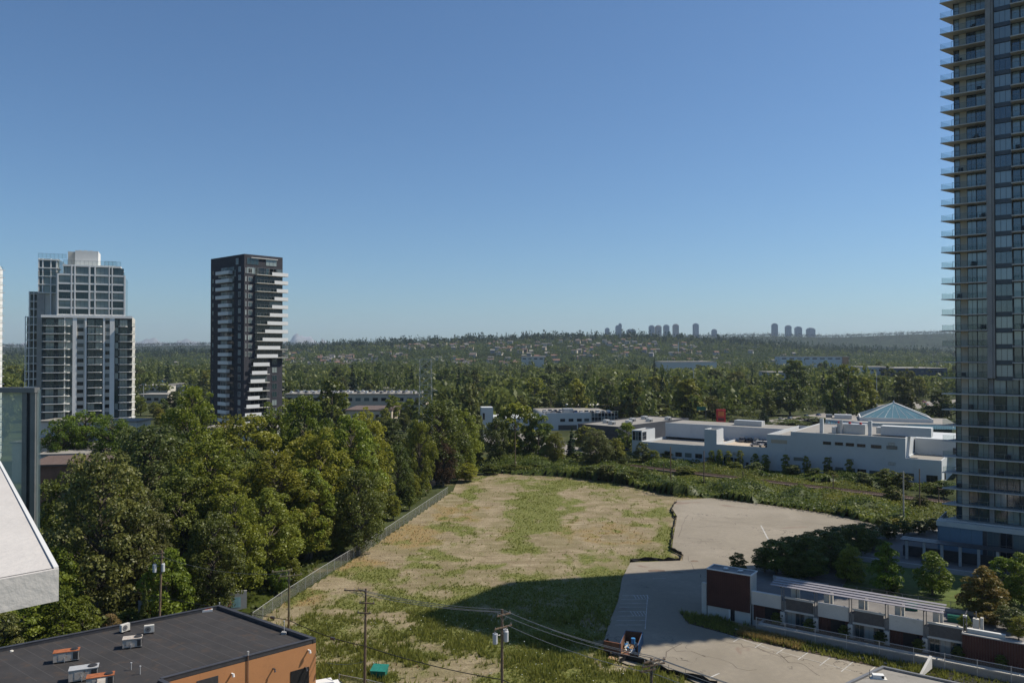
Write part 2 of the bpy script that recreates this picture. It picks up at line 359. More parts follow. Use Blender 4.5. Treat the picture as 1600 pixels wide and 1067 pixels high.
for (xa, ya, xb, yb, n_) in ((1075, 800, 1150, 812, 9), (1090, 825, 1160, 818, 9), (1062, 850, 1120, 846, 8), (1060, 840, 1075, 805, 6), (1040, 1010, 1180, 1050, 12), (1120, 1000, 1300, 1046, 14), (1240, 815, 1330, 826, 10), (1010, 1050, 1060, 1010, 6), (1180, 1010, 1290, 1060, 10), (1075, 870, 1095, 905, 5)):
    a = Vector(g2(xa, ya)); b2 = Vector(g2(xb, yb)); prev = a
    for i_ in range(1, n_+1):
        c_ = a.lerp(b2, i_/n_)+Vector((rr_.uniform(-.7, .7), rr_.uniform(-.9, .9)))
        crk.add([(p.x, p.y, ZL+.002) for p in stripe(prev, c_, rr_.uniform(.05, .14))], [(3, 2, 1, 0)], tar); prev = c_
tag(crk.build('pavement_cracks'), 'dark cracks wandering across the old pavement', 'cracks', kind='stuff')
for k_, (x_, y_, l_, w_) in enumerate(((1026, 893, 4.2, 1.6), (1058, 896, 3.0, .8), (1085, 878, 2.0, 1.4))):
    p = G(x_, y_); pp = [(p.x+l_/2*math.cos(q*.785)*(.8+.2*(q % 2)), p.y+w_/2*math.sin(q*.785)*(.8+.3*(q % 3)/2), ZL+.001*k_) for q in range(8)]
    tag(MB().add(pp, [tuple(range(8))], mat('brown_patch', (.17, .125, .09), .9, .2, 1, 5)).build('pavement_patch'), kind='structure')
# kerb along the planting strip in front of the podium
kb = MB(); kp = [Vector((*g2(*p), 0)) for p in ((1148, 985), (1250, 1008), (1345, 1030), (1420, 1048))]
for a, b2 in zip(kp[:-1], kp[1:]):
    q = stripe(a[:2], b2[:2], .25); kb.prism([(p.x, p.y) for p in q], .15, .36, M['cream'])
tag(kb.build('kerb'), kind='structure')
# roads behind
def ribbon(pts, wd, z, m, name, mb=None):
    P_ = [Vector((p[0], p[1], 0)) for p in pts]; L = []; Rr = []
    for k, p in enumerate(P_):
        d = (P_[min(k+1, len(P_)-1)]-P_[max(k-1, 0)]).normalized(); n = Vector((-d.y, d.x, 0))*wd/2
        L.append((p.x+n.x, p.y+n.y, z)); Rr.append((p.x-n.x, p.y-n.y, z))
    v = L+Rr; n_ = len(L); o = MB().add(v, [(k, n_+k, n_+k+1, k+1) for k in range(n_-1)], m).build(name); return tag(o, kind='structure')
rm = mat('grey_asphalt', (.23, .21, .185), .9, .12, .05, 1.)
HW = [g2(930, 690), g2(1050, 678), g2(1150, 668), g2(1250, 658), g2(1330, 647), g2(1420, 633), g2(1520, 626), g2(1750, 616)]
ribbon(HW, 34, .02, rm, 'road')
ribbon([(-400, 700), g2(210, 612), g2(330, 602), (-100, 900), (250, 1050)], 22, .02, rm, 'road')
ribbon([(-118, 95), (-49, 150), (-34, 200), (-24, 262)], 4, .03, mat('dirt_track', (.25, .19, .14), .95, .2, .2, 2), 'dirt_path')
ribbon([(-10, 400), (20, 330), (60, 300)], 30, .02, rm, 'service_yard')
# cross-town pavement behind the grove and by the warehouses
ribbon([(-240, 200), (-120, 215), (-90, 330)], 60, .015, rm, 'yard')
# railway
RA, RB = Vector((*g2(1100, 743), 0)), Vector((*g2(1400, 778), 0)); rd = (RB-RA).normalized(); RA = RA-rd*60; RB = RB+rd*50
rn = Vector((-rd.y, rd.x, 0)); Lr = (RB-RA).length
tr = thing('railway_track', 'single railway track running through the scrub in front of the long white building', 'railway track', (RA.x, RA.y, 0), math.atan2(rd.y, rd.x))
bal = mat('rusty_ballast', (.17, .13, .11), .95, .25, .5, 5)
MB().prism([(0, -1.8), (Lr, -1.8), (Lr, 1.8), (0, 1.8)], .0, .6, bal).build('ballast', tr)
for y in (-.75, .75): bx('rail', mat('rail_steel', (.16, .10, .08), .5), tr, 0, Lr, y-.05, y+.05, .75, .92)
sb = MB()
for k in range(int(Lr/.65)): sb.box(k*.65, k*.65+.24, -1.3, 1.3, .58, .75, M['wood'])
tag(sb.build('sleepers', tr), kind='stuff')

# ------------------------------------------------------------------ foliage
LM = {
 'cott': leafmat('cottonwood_leaf', (.092, .116, .013), (.27, .285, .032), .35),
 'yell': leafmat('yellowgreen_leaf', (.125, .14, .013), (.31, .295, .034), .3),
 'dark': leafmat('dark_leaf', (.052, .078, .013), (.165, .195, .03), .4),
 'silver': leafmat('silvery_leaf', (.055, .075, .014), (.20, .215, .055), .5),
 'bright': leafmat('bright_leaf', (.075, .12, .011), (.18, .23, .026), .3),
 'con': leafmat('conifer_needles', (.014, .032, .016), (.04, .064, .024), .2),
 'mid': leafmat('wood_leaf', (.052, .070, .015), (.14, .155, .032), .25, .3, .03),
 'autumn': leafmat('autumn_leaf', (.10, .10, .02), (.22, .12, .03), .3),
 'weed': leafmat('weed_blade', (.125, .145, .026), (.28, .285, .065), .2),
 'dry': leafmat('dry_grass_blade', (.23, .14, .05), (.34, .25, .11), .2),
 'bram': leafmat('bramble_leaf', (.055, .08, .011), (.18, .20, .032), .3),
 'scrub': leafmat('scrub_leaf', (.10, .13, .018), (.27, .27, .05), .2),
 'reddish': leafmat('reddish_leaf', (.07, .045, .025), (.13, .08, .045), .2),
}
def leaves(lobes, n, size, r, up=.25, droop=0., flat=.0):
    """lobes: array k x 7 (cx,cy,cz,rx,ry,rz,weight)"""
    lobes = np.asarray(lobes, float); w_ = lobes[:, 6]*lobes[:, 3]*lobes[:, 5]; w_ = w_/w_.sum()
    k = r.choice(len(lobes), n, p=w_); L = lobes[k]
    d = r.normal(size=(n, 3)); d /= np.linalg.norm(d, axis=1)[:, None]
    low = d[:, 2] < -.35; d[low, 2] *= -1
    rad = (r.random(n)**.45)*.38+.70; rad *= 1+.13*np.sin(d[:, 0]*7+k)*np.cos(d[:, 2]*6+k*2)
    c = L[:, :3]+d*L[:, 3:6]*rad[:, None]
    nr = d*.9+r.normal(size=(n, 3))*.75; nr[:, 2] += up; nr /= np.linalg.norm(nr, axis=1)[:, None]
    t1 = np.cross(nr, r.normal(size=(n, 3))); t1 /= np.linalg.norm(t1, axis=1)[:, None]+1e-9; t2 = np.cross(nr, t1)
    s = size*(.55+.9*r.random(n))[:, None]; e = (.45+.5*r.random(n))[:, None]
    q = np.stack([c-t1*s*.55, c-t2*s*e*.5+nr*s*.06, c+t1*s*.55, c+t2*s*e*.5-nr*s*.06], 1)
    lt = r.random(len(lobes)); tint = np.clip(.5*lt[k]+.62*r.random(n)-.08, 0, 1)
    return q.reshape(-1, 3), np.arange(4*n).reshape(n, 4), tint
def tube_np(p0, p1, r0, r1, n=6):
    p0 = np.array(p0, float); p1 = np.array(p1, float); d = p1-p0; d /= np.linalg.norm(d)+1e-9
    a = np.cross(d, [.3, .9, .1]); a /= np.linalg.norm(a)+1e-9; b = np.cross(d, a); th = np.arange(n)/n*2*np.pi
    ring = np.cos(th)[:, None]*a+np.sin(th)[:, None]*b
    v = np.concatenate([p0+ring*r0, p1+ring*r1]); i = np.arange(n); j = (i+1) % n
    return v, np.stack([i, j, n+j, n+i], 1)
def join(parts):
    vs = []; fs = []; o = 0
    for v, f in parts: vs.append(v); fs.append(f+o); o += len(v)
    return np.concatenate(vs), np.concatenate(fs)
def make_tree(kind, lm, n, size, seed, nl=34, cs_=1.):
    """unit tree: height 1, half-width 1 (x,y are scaled apart from z). Real proportions come with the copy's scale,
    so lobes are laid out at a nominal 20 m height and 6 m half-width and then normalised."""
    r = np.random.default_rng(seed); H, W = 20., 6.
    lob = []; tr = []
    if kind == 'conifer':
        N_ = nl
        for i in range(N_):
            t = (i+.5)/N_; z = H*(.10+.9*t); rr = W*(1-t)**.85*.8+.25
            m_ = max(4, int(9*(1-t)+3))
            for j in range(m_):
                a = r.random()*6.28; q = rr*(.35+.55*r.random())
                lob.append((q*math.cos(a), q*math.sin(a), z-q*.22, rr*.42, rr*.42, .55, 1))
        tr.append(tube_np((0, 0, 0), (0, 0, H*.97), .32, .04))
    else:
        prof = {'oval': lambda t: math.sin(math.pi*(t*.86+.12))**.6, 'column': lambda t: (math.sin(math.pi*(t*.9+.08))**.5)*.95,
                'round': lambda t: math.sin(math.pi*(t*.9+.06))**.5, 'cone': lambda t: (1-t)**.6*min(1, t*6+.35)+.12}[kind]
        z0 = {'oval': .12, 'column': .06, 'round': .16, 'cone': .12}[kind]
        tr.append(tube_np((0, 0, 0), (r.normal()*.3, r.normal()*.3, H*.5), .42, .26, 7)); tr.append(tube_np((0, 0, H*.5), (0, 0, H*.88), .26, .06))
        for i in range(nl):
            t = ((i+r.random())/nl); z = H*(z0+(1-z0)*t*.93); a = i*2.399+r.random()*1.2
            q = W*prof(t)*(.25+.62*math.sqrt(r.random())); s = W*((.20+.20*r.random()) if nl < 100 else (.10+.15*r.random()))*(1.05-.35*t)*cs_
            zj = z+r.normal()*(.5 if nl < 100 else 1.0)
            lob.append((q*math.cos(a), q*math.sin(a), zj, s*1.1, s*1.1, s*(.86 if nl < 100 else 1.25*(.7+.7*r.random())), 1))
            if q > 1.2:
                zb = zj-q*.55-.8
                if zb > H*.08:
                    tr.append(tube_np((0, 0, zb), (q*.8*math.cos(a), q*.8*math.sin(a), zj-.2), .13, .03, 4))
    q, f, tint = leaves(lob, n, size, r)
    q = q/np.array([W, W, H]); 
    crown = npmesh('crown', q, f, [LM[lm]], tint)
    tv, tf = join(tr); tv = tv/np.array([W, W, H]); trunk = npmesh('trunk', tv, tf, [M['bark']])
    return trunk, crown
TT = {}
def tmpl(key):
    if key not in TT:
        kind, lm, lod, sd_ = key
        n, s, nl = {'near': (20000, .33, 130), 'close': (7000, .62, 44), 'mid': (3600, .9, 34), 'far': (1500, 1.45, 22)}[lod]
        if kind == 'conifer': nl = {'near': 26, 'close': 20, 'mid': 14, 'far': 9}[lod]
        TT[key] = make_tree(kind, lm, n, s, abs(hash_(key)), nl)
    return TT[key]
def hash_(k):
    h = 7
    for c in str(k): h = (h*131+ord(c)) % 1000003
    return h
def tree(x, y, h, wd, kind, lm, lod, label, group=None, z=0., name=None, v=None, lean=0.):
    """h height, wd full crown width (m)"""
    v = random.randrange(3) if v is None else v
    if lod != 'near': v = v % 2
    tk, cr = tmpl((kind, lm, lod, v))
    nm = name or {'conifer': 'conifer_tree'}.get(kind, 'broadleaf_tree')
    rt = tag(link(nm, None, None, (x, y, z), random.random()*6.28), label, 'tree', group)
    sc = (wd/2*random.uniform(.92, 1.08), wd/2*random.uniform(.92, 1.08), h)
    link('trunk', tk, rt, sc=sc); link('crown', cr, rt, sc=sc)
    return rt
def treepx(px, Y, top, wpx, kind, lm, lod, label, group=None, z=0., **k):
    x = (px-800)/F*Y; h = (HC-(top-YH)/F*Y)-z
    return tree(x, Y, h, wpx/F*Y, kind, lm, lod, label, group, z, **k)
# ------------------------------------------------------------------ window and balcony pieces (meshes shared between copies)
_wm = {}
def winmesh(w_, h, nx, ny, mf, mg, fr=.06, dep=.07, mull=.05):
    """window facing local -y: origin lower left, proud frame, recessed pane"""
    k = (w_, h, nx, ny, mf.name, mg.name)
    if k in _wm: return _wm[k]
    b = MB()
    b.add([(0, -.01, 0), (w_, -.01, 0), (w_, -.01, h), (0, -.01, h)], [(0, 1, 2, 3)], mg)
    b.box(0, w_, -dep, .0, 0, fr, mf); b.box(0, w_, -dep, .0, h-fr, h, mf)
    b.box(0, fr, -dep, .0, fr, h-fr, mf); b.box(w_-fr, w_, -dep, .0, fr, h-fr, mf)
    for i in range(1, nx): x = w_*i/nx; b.box(x-mull/2, x+mull/2, -dep+.01, 0, fr, h-fr, mf)
    for i in range(1, ny): z = h*i/ny; b.box(fr, w_-fr, -dep+.02, 0, z-mull/2, z+mull/2, mf)
    _wm[k] = b.mesh('window'); return _wm[k]
def win(parent, x, y, z, w_, h, nx=2, ny=1, mf=None, mg=None, rz=0., name='window'):
    return link(name, winmesh(round(w_, 2), round(h, 2), nx, ny, mf or M['darkmetal'], mg or M['glass_l']), parent, (x, y, z), rz)
_rm = {}
def railmesh(L, h, mg, mf, step=1.3):
    k = (round(L, 2), h, mg.name, mf.name)
    if k in _rm: return _rm[k]
    b = MB(); n = max(1, round(L/step))
    b.add([(0, 0, .08), (L, 0, .08), (L, 0, h-.05), (0, 0, h-.05)], [(0, 1, 2, 3)], mg)
    b.box(0, L, -.03, .03, h-.05, h, mf)
    for i in range(n+1): x = L*i/n; x = min(max(x, .025), L-.025); b.box(x-.025, x+.025, -.025, .025, 0, h-.05, mf)
    _rm[k] = b.mesh('railing'); return _rm[k]
def rail(parent, x, y, z, L, h=1.07, rz=0., mg=None, mf=None, name='railing'):
    return link(name, railmesh(L, h, mg or M['rail'], mf or M['midmetal']), parent, (x, y, z), rz)

# ------------------------------------------------------------------ podium block (lower right)
PA = R(-35); PO = Vector((30.7, 126.2, 0))
def PW(x, y): c, s = math.cos(PA), math.sin(PA); return (PO.x+x*c-y*s, PO.y+x*s+y*c)
ZD = 4.6
rust = mat('oxblood_panel', (.075, .030, .022), .75, .14, .5, 6)
pod = thing('podium_building', 'long low podium with cream parapets, oxblood panels and glazed bays beside the parking lot', 'building', (PO.x, PO.y, 0), PA)
deckm = mat('deck_paving', (.17, .16, .15), .9, .15, .4, 3)
MB().prism([(7.2, .3), (62, .3), (62, 80), (30, 80), (17, 62), (14, 52), (3.0, 17), (0, 3.2), (7.2, 3.2)], 0, ZD-.6, M['conc']).prism([(7.2, .32), (62, .32), (62, 80), (30, 80), (17, 62), (14, 52), (3.0, 17), (.02, 3.2), (7.2, 3.2)], ZD-.6, ZD, M['conc'], deckm).build('podium_deck', pod)
# front bays: 28 m after the stair box, columns every 4.75
X0 = 7.2; BAY = 4.75
for k in range(7):
    xa = X0+(0 if k == 0 else (k*BAY)); xb = X0+(k+1)*BAY
    if k == 0: xa = X0
    mesh_bay = k % 2 == 1
    if mesh_bay:
        bx('parapet_frame', M['cream'], pod, xa+.25, xb-.25, -.12, .3, 5.15, 5.4); bx('parapet_frame', M['cream'], pod, xa+.25, xb-.25, -.12, .3, 3.25, 3.5)
        gp = bx('screen_panel', M['midmetal'], pod, xa+.45, xb-.45, .0, .1, 3.5, 5.15)
        b = MB()
        for j in range(14): z = 3.58+j*.115; b.box(xa+.45, xb-.45, -.06, -.003, z, z+.05, M['darkmetal'])
        tag(b.build('screen_slats', pod), kind='stuff')
        for j in range(3):
            win(pod, xa+.5+j*(BAY-1.0)/3, .28, .9, (BAY-1.0)/3, 2.3, 2, 1, M['midmetal'], M['glass_l'])
    else:
        bx('parapet', M['cream'], pod, xa+.25 if k else xa+.003, xb-.25, -.1, .25, 3.4, 5.32)
        bx('parapet_cap', M['white'], pod, xa+.2 if k else xa+.004, xb-.2, -.17, .32, 5.322, 5.42)
        b = MB(); n_ = 9
        if k == 6: xb -= 0
        for j in range(n_): bx('cladding_panel', rust, pod, xa+.25+j*(BAY-.5)/n_, xa+.25+(j+1)*(BAY-.5)/n_-.02, .2, .298, 1.0, 3.39)
        bx('dark_doorway', M['black'], pod, xa+2.0, xb-.8, .12, .19, 1.0, 3.2)
    if k > 0 or True:
        xc = X0+(k+1)*BAY
        if k < 6:
            c = bx('column', M['cream'], pod, xc-.32, xc+.32, -.45, .2, .6, 3.15)
            bx('wall_lamp', M['darkmetal'], pod, xc-.09, xc+.09, -.55, -.452, 2.5, 2.72)
            for s in (-.17, .17): MB().tube((xc+s, -.2, 3.15), (xc+s, -.2, 7.0), .065, .065, M['midmetal']).build('post', pod)
            MB().box(xc-.22, xc+.22, -.5, -.05, 7.0, 7.12, M['white']).tube((xc, -.4, 6.85), (xc, -.4, 7.0), .14, .14, M['white'], 8).build('post_lamp', pod)
            MB().prism([(xc+.75, 1.4), (xc+1.45, 1.4), (xc+1.45, 2.1), (xc+.75, 2.1)], ZD, 6.35, M['cream']).prism([(xc+1.6, 1.5), (xc+1.95, 1.5), (xc+1.95, 2.), (xc+1.6, 2.)], ZD, 6.6, M['cream']).build('pier', pod)
# canopy of four long strips on posts
can = thing('pergola_canopy', 'long pergola canopy of four pale metal strips raised above the cream parapet', 'pergola', (PO.x, PO.y, 0), PA)
stripm = mat('canopy_strip', (.25, .235, .25), .5, .06, .5, 4, metal=.1)
for j in range(4):
    y0 = -1.3+j*.92; link('canopy_strip', unit(stripm), can, (X0+3.2, y0, 7.13+j*.10), 0, (22.9, .72, .07))
for k in range(6):
    xc = X0+(k+1)*BAY; bx('cross_beam', M['darkmetal'], can, xc-.07, xc+.07, -1.25, 2.2, 6.95, 7.12)
    bx('back_post', M['midmetal'], can, xc+1.05, xc+1.17, 1.7, 1.82, 6.36, 7.3)
# retaining wall and lower bed
rw = thing('retaining_wall', 'low grey retaining wall with pale coping in front of the podium', 'wall', (PO.x, PO.y, 0), PA)
bx('wall', M['conc'], rw, 9.3, 62, -3.0, -2.7, 0, 1.35); bx('coping', M['cream'], rw, 9.2, 62, -3.1, -2.0, 1.352, 1.55)
bx('return_wall', M['conc'], rw, 9.0, 9.28, -3.0, .2, 0, 1.5); bx('planting_bed', mat('soil', (.07, .05, .035), .95), rw, 9.3, 62, -2.0, -.5, 1.0, 1.3)
# stair box with oxblood panels
st = thing('stair_enclosure', 'tall oxblood clad stair box with white roof rim at the parking lot corner', 'stair tower', (PO.x, PO.y, 0), PA)
MB().box(.15, 7.0, .15, 3.0, .0, 7.5, M['cream']).build('wall', st)
for j in range(20): bx('cladding_panel', rust, st, .05+j*.345, .05+(j+1)*.345-.02, .02, .148, 1.9, 7.55)
b = MB(); 
for (x0, x1, y0, y1) in ((0, 7.15, 0, .16), (0, 7.15, 3.0, 3.16), (0, .16, .162, 2.998), (6.99, 7.15, .162, 2.998)): b.box(x0, x1, y0, y1, 7.552, 7.72, M['white'])
b.build('roof_rim', st); bx('roof_surface', M['darkmetal'], st, .17, 6.98, .17, 2.99, 7.51, 7.6)
for x in (2.3, 4.6): bx('roof_hatch', M['alu'], st, x, x+.7, 1.2, 1.9, 7.602, 7.82)
bx('side_fin', M['cream'], st, -.9, -.1, .3, .9, 0, 5.2); bx('doorway', M['black'], st, 3.9, 4.5, .05, .149, .2, 1.88); bx('door_frame', M['white'], st, 3.6, 3.88, -.02, .149, .0, 1.89)
# right hand oxblood panelled wall with planted top
pw = thing('planter_wall', 'tall oxblood panelled planter wall right of the cream parapet', 'planter', (PO.x, PO.y, 0), PA)
xr = X0+7*BAY-.35
xr = 35.4
for j in range(26): bx('cladding_panel', rust, pw, xr+j*.31, xr+(j+1)*.31-.018, -.75, -.62, 1.1, 4.75)
MB().box(xr, xr+8.2, -.61, .29, 1.0, 4.7, M['conc']).build('wall', pw)
bx('cap', M['conc'], pw, xr-.05, xr+8.2, -.8, .35, 4.76, 4.9); bx('end_pier', M['cream'], pw, xr+8.22, xr+9.2, -.9, .3, 0, 4.6)
# deck features
pg = thing('courtyard_lawn', 'small sunlit lawn patch on the podium deck between two trees', 'lawn', (PO.x, PO.y, 0), PA)
lawnm = mat('lawn_grass', (.075, .105, .02), .95, .25, .8, 12, stain=(.14, .13, .045))
MB().prism([(18, 9.5), (44, 9.5), (44, 30), (16, 30)], ZD+.01, ZD+.25, lawnm).build('turf', pg)
cf = thing('courtyard_fence', 'dark slatted metal fence on a low wall along the near side of the podium lawn', 'fence', (PO.x, PO.y, 0), PA)
bx('low_wall', M['conc'], cf, 12, 46, 8.9, 9.2, ZD, ZD+.5)
fm = link('', None) if False else None
for j in range(17): bx('post', M['midmetal'], cf, 12+j*2.1, 12.07+j*2.1, 9.0, 9.07, ZD+.5, ZD+1.45)
b = MB()
for j in range(16):
    for q in range(14): b.box(12.12+j*2.1+q*.145, 12.15+j*2.1+q*.145, 9.02, 9.05, ZD+.55, ZD+1.4, M['darkmetal'])
tag(b.build('fence_bars', cf), kind='stuff')
bx('top_rail', M['darkmetal'], cf, 12, 45.6, 9.0, 9.06, ZD+1.452, ZD+1.5)
# planter kerbs and paths on the deck
for (x0, x1, y0, y1, lab) in ((7.4, 16, 10, 10.4, 'low concrete planter wall left of the podium lawn'), (4.6, 5.0, 18, 24, 'short pale kerb wall at the left edge of the podium deck'), (14, 44, 31, 31.4, 'low concrete wall behind the podium lawn')):
    o = MB().box(x0, x1, y0, y1, ZD, ZD+.8, M['conc']).build('planter_wall'); o.location = (PO.x, PO.y, 0); o.rotation_euler.z = PA; tag(o, lab, 'low wall')
# second pergola by the tower foot
p2 = thing('entry_pergola', 'shaded flat pergola on white columns at the foot of the balcony tower', 'pergola', (PO.x, PO.y, 0), PA)
for j in range(3): bx('roof_strip', M['darkmetal'], p2, 22, 46, 37.0+j*1.1, 37.95+j*1.1, 8.0, 8.12)
for k in range(9):
    bx('column', M['conc'], p2, 22.8+k*2.8, 23.25+k*2.8, 37.2, 37.65, ZD, 7.9); bx('cross_beam', M['conc'], p2, 22.9+k*2.8, 23.1+k*2.8, 37, 40.2, 7.8, 7.998)
bx('screen', M['darkmetal'], p2, 22, 46, 39.9, 40, ZD, 6.5)
# bins and benches on the deck
gp_ = mat('green_plastic', (.01, .11, .07), .5)
for k, (x, y, rz, lb) in enumerate(((34.2, 4.6, .1, 'green lidded garden box on the podium deck, the longer one by the orange tinged tree'), (28.0, 6.6, .25, 'green garden box on the podium deck, below the middle courtyard tree'))):
    p = PW(x, y); o = MB().box(-1.05, 1.05, -.4, .4, 0, .55, gp_).prism([(-1.1, -.45), (1.1, -.45), (1.1, .45), (-1.1, .45)], .55, .66, gp_).tube((-1.08, 0, .66), (1.08, 0, .66), .3, .3, gp_, 10).build('garden_box', None, (p[0], p[1], ZD), PA+rz); tag(o, lb, 'storage box')

# ------------------------------------------------------------------ balcony tower (right)
TA = R(-37); TL = Vector((82.6, 148.4, 0))
bt = thing('balcony_tower', 'very tall residential tower with projecting pointed balcony slabs cut by the right edge', 'building', (TL.x, TL.y, 0), TA)
PIT = 2.915; NF = 37; Z1 = 10.8; WD = 24.0
bx('core_wall', M['pillar'], bt, .12, WD, .5, WD, ZD, Z1+NF*PIT+3)
bx('beige_pier', M['beige'], bt, .95, 2.05, .25, .499, Z1, Z1+NF*PIT)
bx('corner_post', M['darkmetal'], bt, .0, .1, .1, .499, Z1, Z1+NF*PIT)
bx('concrete_fin', M['pillar'], bt, 5.35, 6.15, -1.62, .498, Z1+9*PIT, Z1+NF*PIT+2); bx('concrete_fin', M['pillar'], bt, 6.17, 6.5, -1.3, .498, Z1+9*PIT, Z1+NF*PIT+2)
bx('concrete_fin', M['pillar'], bt, 5.35, 6.1, .0, .498, Z1, Z1+9*PIT-.2)
bx('concrete_fin', M['pillar'], bt, 17.3, 18.1, -1.62, .498, Z1, Z1+NF*PIT+2)
slabL = MB().prism([(-2.0, -1.75), (5.33, -1.75), (5.33, .5), (.12, .5), (.12, 3.2), (-.5, 2.6)], -.16, 0, M['slab']).mesh('slab_left')
slabR = MB().prism([(9.2, -1.5), (17.28, -1.5), (17.28, .49), (9.2, .49)], -.2, 0, M['slab']).mesh('slab_right')
slabW = MB().prism([(-2.05, -1.75), (17.28, -1.75), (17.28, .49), (.12, .49), (.12, 3.2), (-.5, 2.6)], -.2, 0, M['slab']).mesh('slab_wide')
slabE = MB().prism([(18.12, -1.5), (25.6, -1.5), (25.6, 6), (24.02, 6), (24.02, .49), (18.12, .49)], -.2, 0, M['slab']).mesh('slab_end')
ge = [(-.1, -1.7), (-1.9, -1.68), (-.55, 2.4)]
gb = MB()
for a_, b2_ in zip(ge[:-1], ge[1:]): gb.add([(*a_, .05), (*b2_, .05), (*b2_, 1.02), (*a_, 1.02)], [(0, 1, 2, 3)], M['rail'])
gb.tube((-1.88, -1.66, 0), (-1.88, -1.66, 1.03), .015, .015, M['midmetal'], 4); glassend = gb.mesh('glass_railing')
slate = mat('spandrel_panel', (.075, .085, .10), .35, .1, .5, 4, spec=.5)
for k in range(NF+1):
    z = Z1+k*PIT
    low = k < 9
    sL = link('balcony_slab', slabW if low else slabL, bt, (0, 0, z))
    if not low: sR = link('balcony_slab', slabR, bt, (0, 0, z))
    sE = link('balcony_slab', slabE, bt, (0, 0, z))
    if k == NF: break
    if low: rail(sL, -.1, -1.7, 0, 17.3)
    else: rail(sL, -.1, -1.7, 0, 5.4); rail(sR, 9.25, -1.45, 0, 8.0)
    link('glass_railing', glassend, sL); rail(sE, 18.15, -1.45, 0, 7.4)
    h = PIT-.21
    win(bt, .1, .3, z+.02, .84, h-.05, 1, 2, M['darkmetal'], M['glass_t'])
    win(bt, 2.08, .30, z+.02, 1.5, h-.05, 2, 1, M['darkmetal'], M['glass_t'], name='balcony_door')
    win(bt, 3.6, .30, z+.02, 1.7, h-.05, 2, 1, M['darkmetal'], M['glass_t'])
    if low:
        for j, (x, w_) in enumerate(((6.15, 1.9), (8.1, 1.9), (10.1, 1.1), (11.3, 2.4), (13.8, 3.3))): win(bt, x, .30, z+.02, w_, h-.05, 2, 1, M['darkmetal'], M['glass_t'])
    else:
        bx('spandrel', slate, bt, 6.55, 9.2, -.3, -.1, z-.45, z+.25)
        win(bt, 6.55, -.14, z+.26, 2.62, PIT-.75, 3, 1, M['darkmetal'], M['glass_t'])
        bx('return_wall', M['pillar'], bt, 9.0, 9.19, -.09, .495, z, z+PIT-.2)
        win(bt, 9.3, .30, z+.02, 1.2, h-.05, 1, 1, M['darkmetal'], M['glass_t'], name='balcony_door')
        win(bt, 10.6, .30, z+.02, 2.2, h-.05, 2, 1, M['darkmetal'], M['glass_t']); win(bt, 13, .30, z+.02, 4.2, h-.05, 3, 1, M['darkmetal'], M['glass_t'])
    win(bt, 18.2, .30, z+.02, 2.6, h-.05, 2, 1, M['darkmetal'], M['glass_t']); win(bt, 21, .30, z+.02, 2.9, h-.05, 2, 1, M['darkmetal'], M['glass_t'])
    if k % 1 == 0: win(bt, .09, 8.8, z+.02, 4.1, h-.05, 3, 1, M['darkmetal'], M['glass_t'], rz=R(-90))
    if k % 2 == 0: win(bt, .09, 15.5, z+.02, 5.0, h-.05, 3, 1, M['darkmetal'], M['glass_t'], rz=R(-90))
# townhouse base under the tower
tb = mat('slate_blue_panel', (.13, .19, .24), .6, .06, .4, 3)
bx('base_wall', M['darkmetal'], bt, -2.5, 30, -2.6, .49, ZD, 9.7); bx('base_band', M['cream'], bt, -2.7, 30, -2.85, .495, 9.71, 10.58)
for j in range(4): bx('base_panel', tb, bt, -2.45+j*1.75, -2.45+(j+1)*1.75-.02, -2.7, -2.605, ZD+.1, 9.68)
bx('base_side', tb, bt, -2.7, -2.505, -2.6, 8, ZD, 9.7); bx('base_side_band', M['cream'], bt, -2.9, -2.705, -2.85, 8, 9.71, 10.58)
for j in range(6): win(bt, 5.2+j*2.0, -2.62, ZD+.3, 1.9, 5.0, 2, 2, M['midmetal'], M['glass_d'])
bx('base_sill', M['conc'], bt, -2.9, 30, -3.6, -2.72, ZD+.0, ZD+.45)
# things on the balconies
pots = [(.6, 2), (3.9, 5), (1.5, 9), (4.4, 12), (.9, 14), (3.1, 16), (4.6, 19), (1.2, 22), (3.6, 24), (4.2, 27), (1.0, 29), (3.3, 31), (2.6, 7), (11.5, 6), (8.3, 4), (7.2, 3), (10.8, 12), (11.2, 18), (10.2, 23), (12, 9)]
fabric = mat('outdoor_furniture', (.06, .06, .065), .7)
plm = LM['dark']
for k, (x, fl) in enumerate(pots):
    c, s = math.cos(TA), math.sin(TA); px_, py_ = TL.x+x*c+.9*s, TL.y+x*s-.9*c; z = Z1+fl*PIT
    b = MB(); b.box(-.38, .38, -.35, .35, .28, .40, fabric); b.box(-.38, .38, .28, .36, .402, .95, fabric)
    for xx in (-.36, .31):
        b.box(xx, xx+.05, -.34, -.29, 0, .28, fabric); b.box(xx, xx+.05, .30, .35, 0, .28, fabric); b.box(xx, xx+.05, -.34, .27, .58, .63, fabric)
    o = b.build('patio_chair', None, (px_, py_, z), TA+random.uniform(-.6, .6)); tag(o, 'dark patio chair on a balcony of the tower cut by the right edge', 'chair', 'patio chairs on the tower balconies')

# ------------------------------------------------------------------ charcoal tower with white balconies
CA = R(42); CT = Vector((-88.2, 262, 0))        # near corner; local x = right face direction, local -y.. left face runs to -x side
c_, s_ = math.cos(R(48)), math.sin(R(48))
ct = thing('charcoal_tower', 'dark charcoal brick apartment tower with stacked white balcony fronts', 'building', (CT.x, CT.y, 0), R(48))
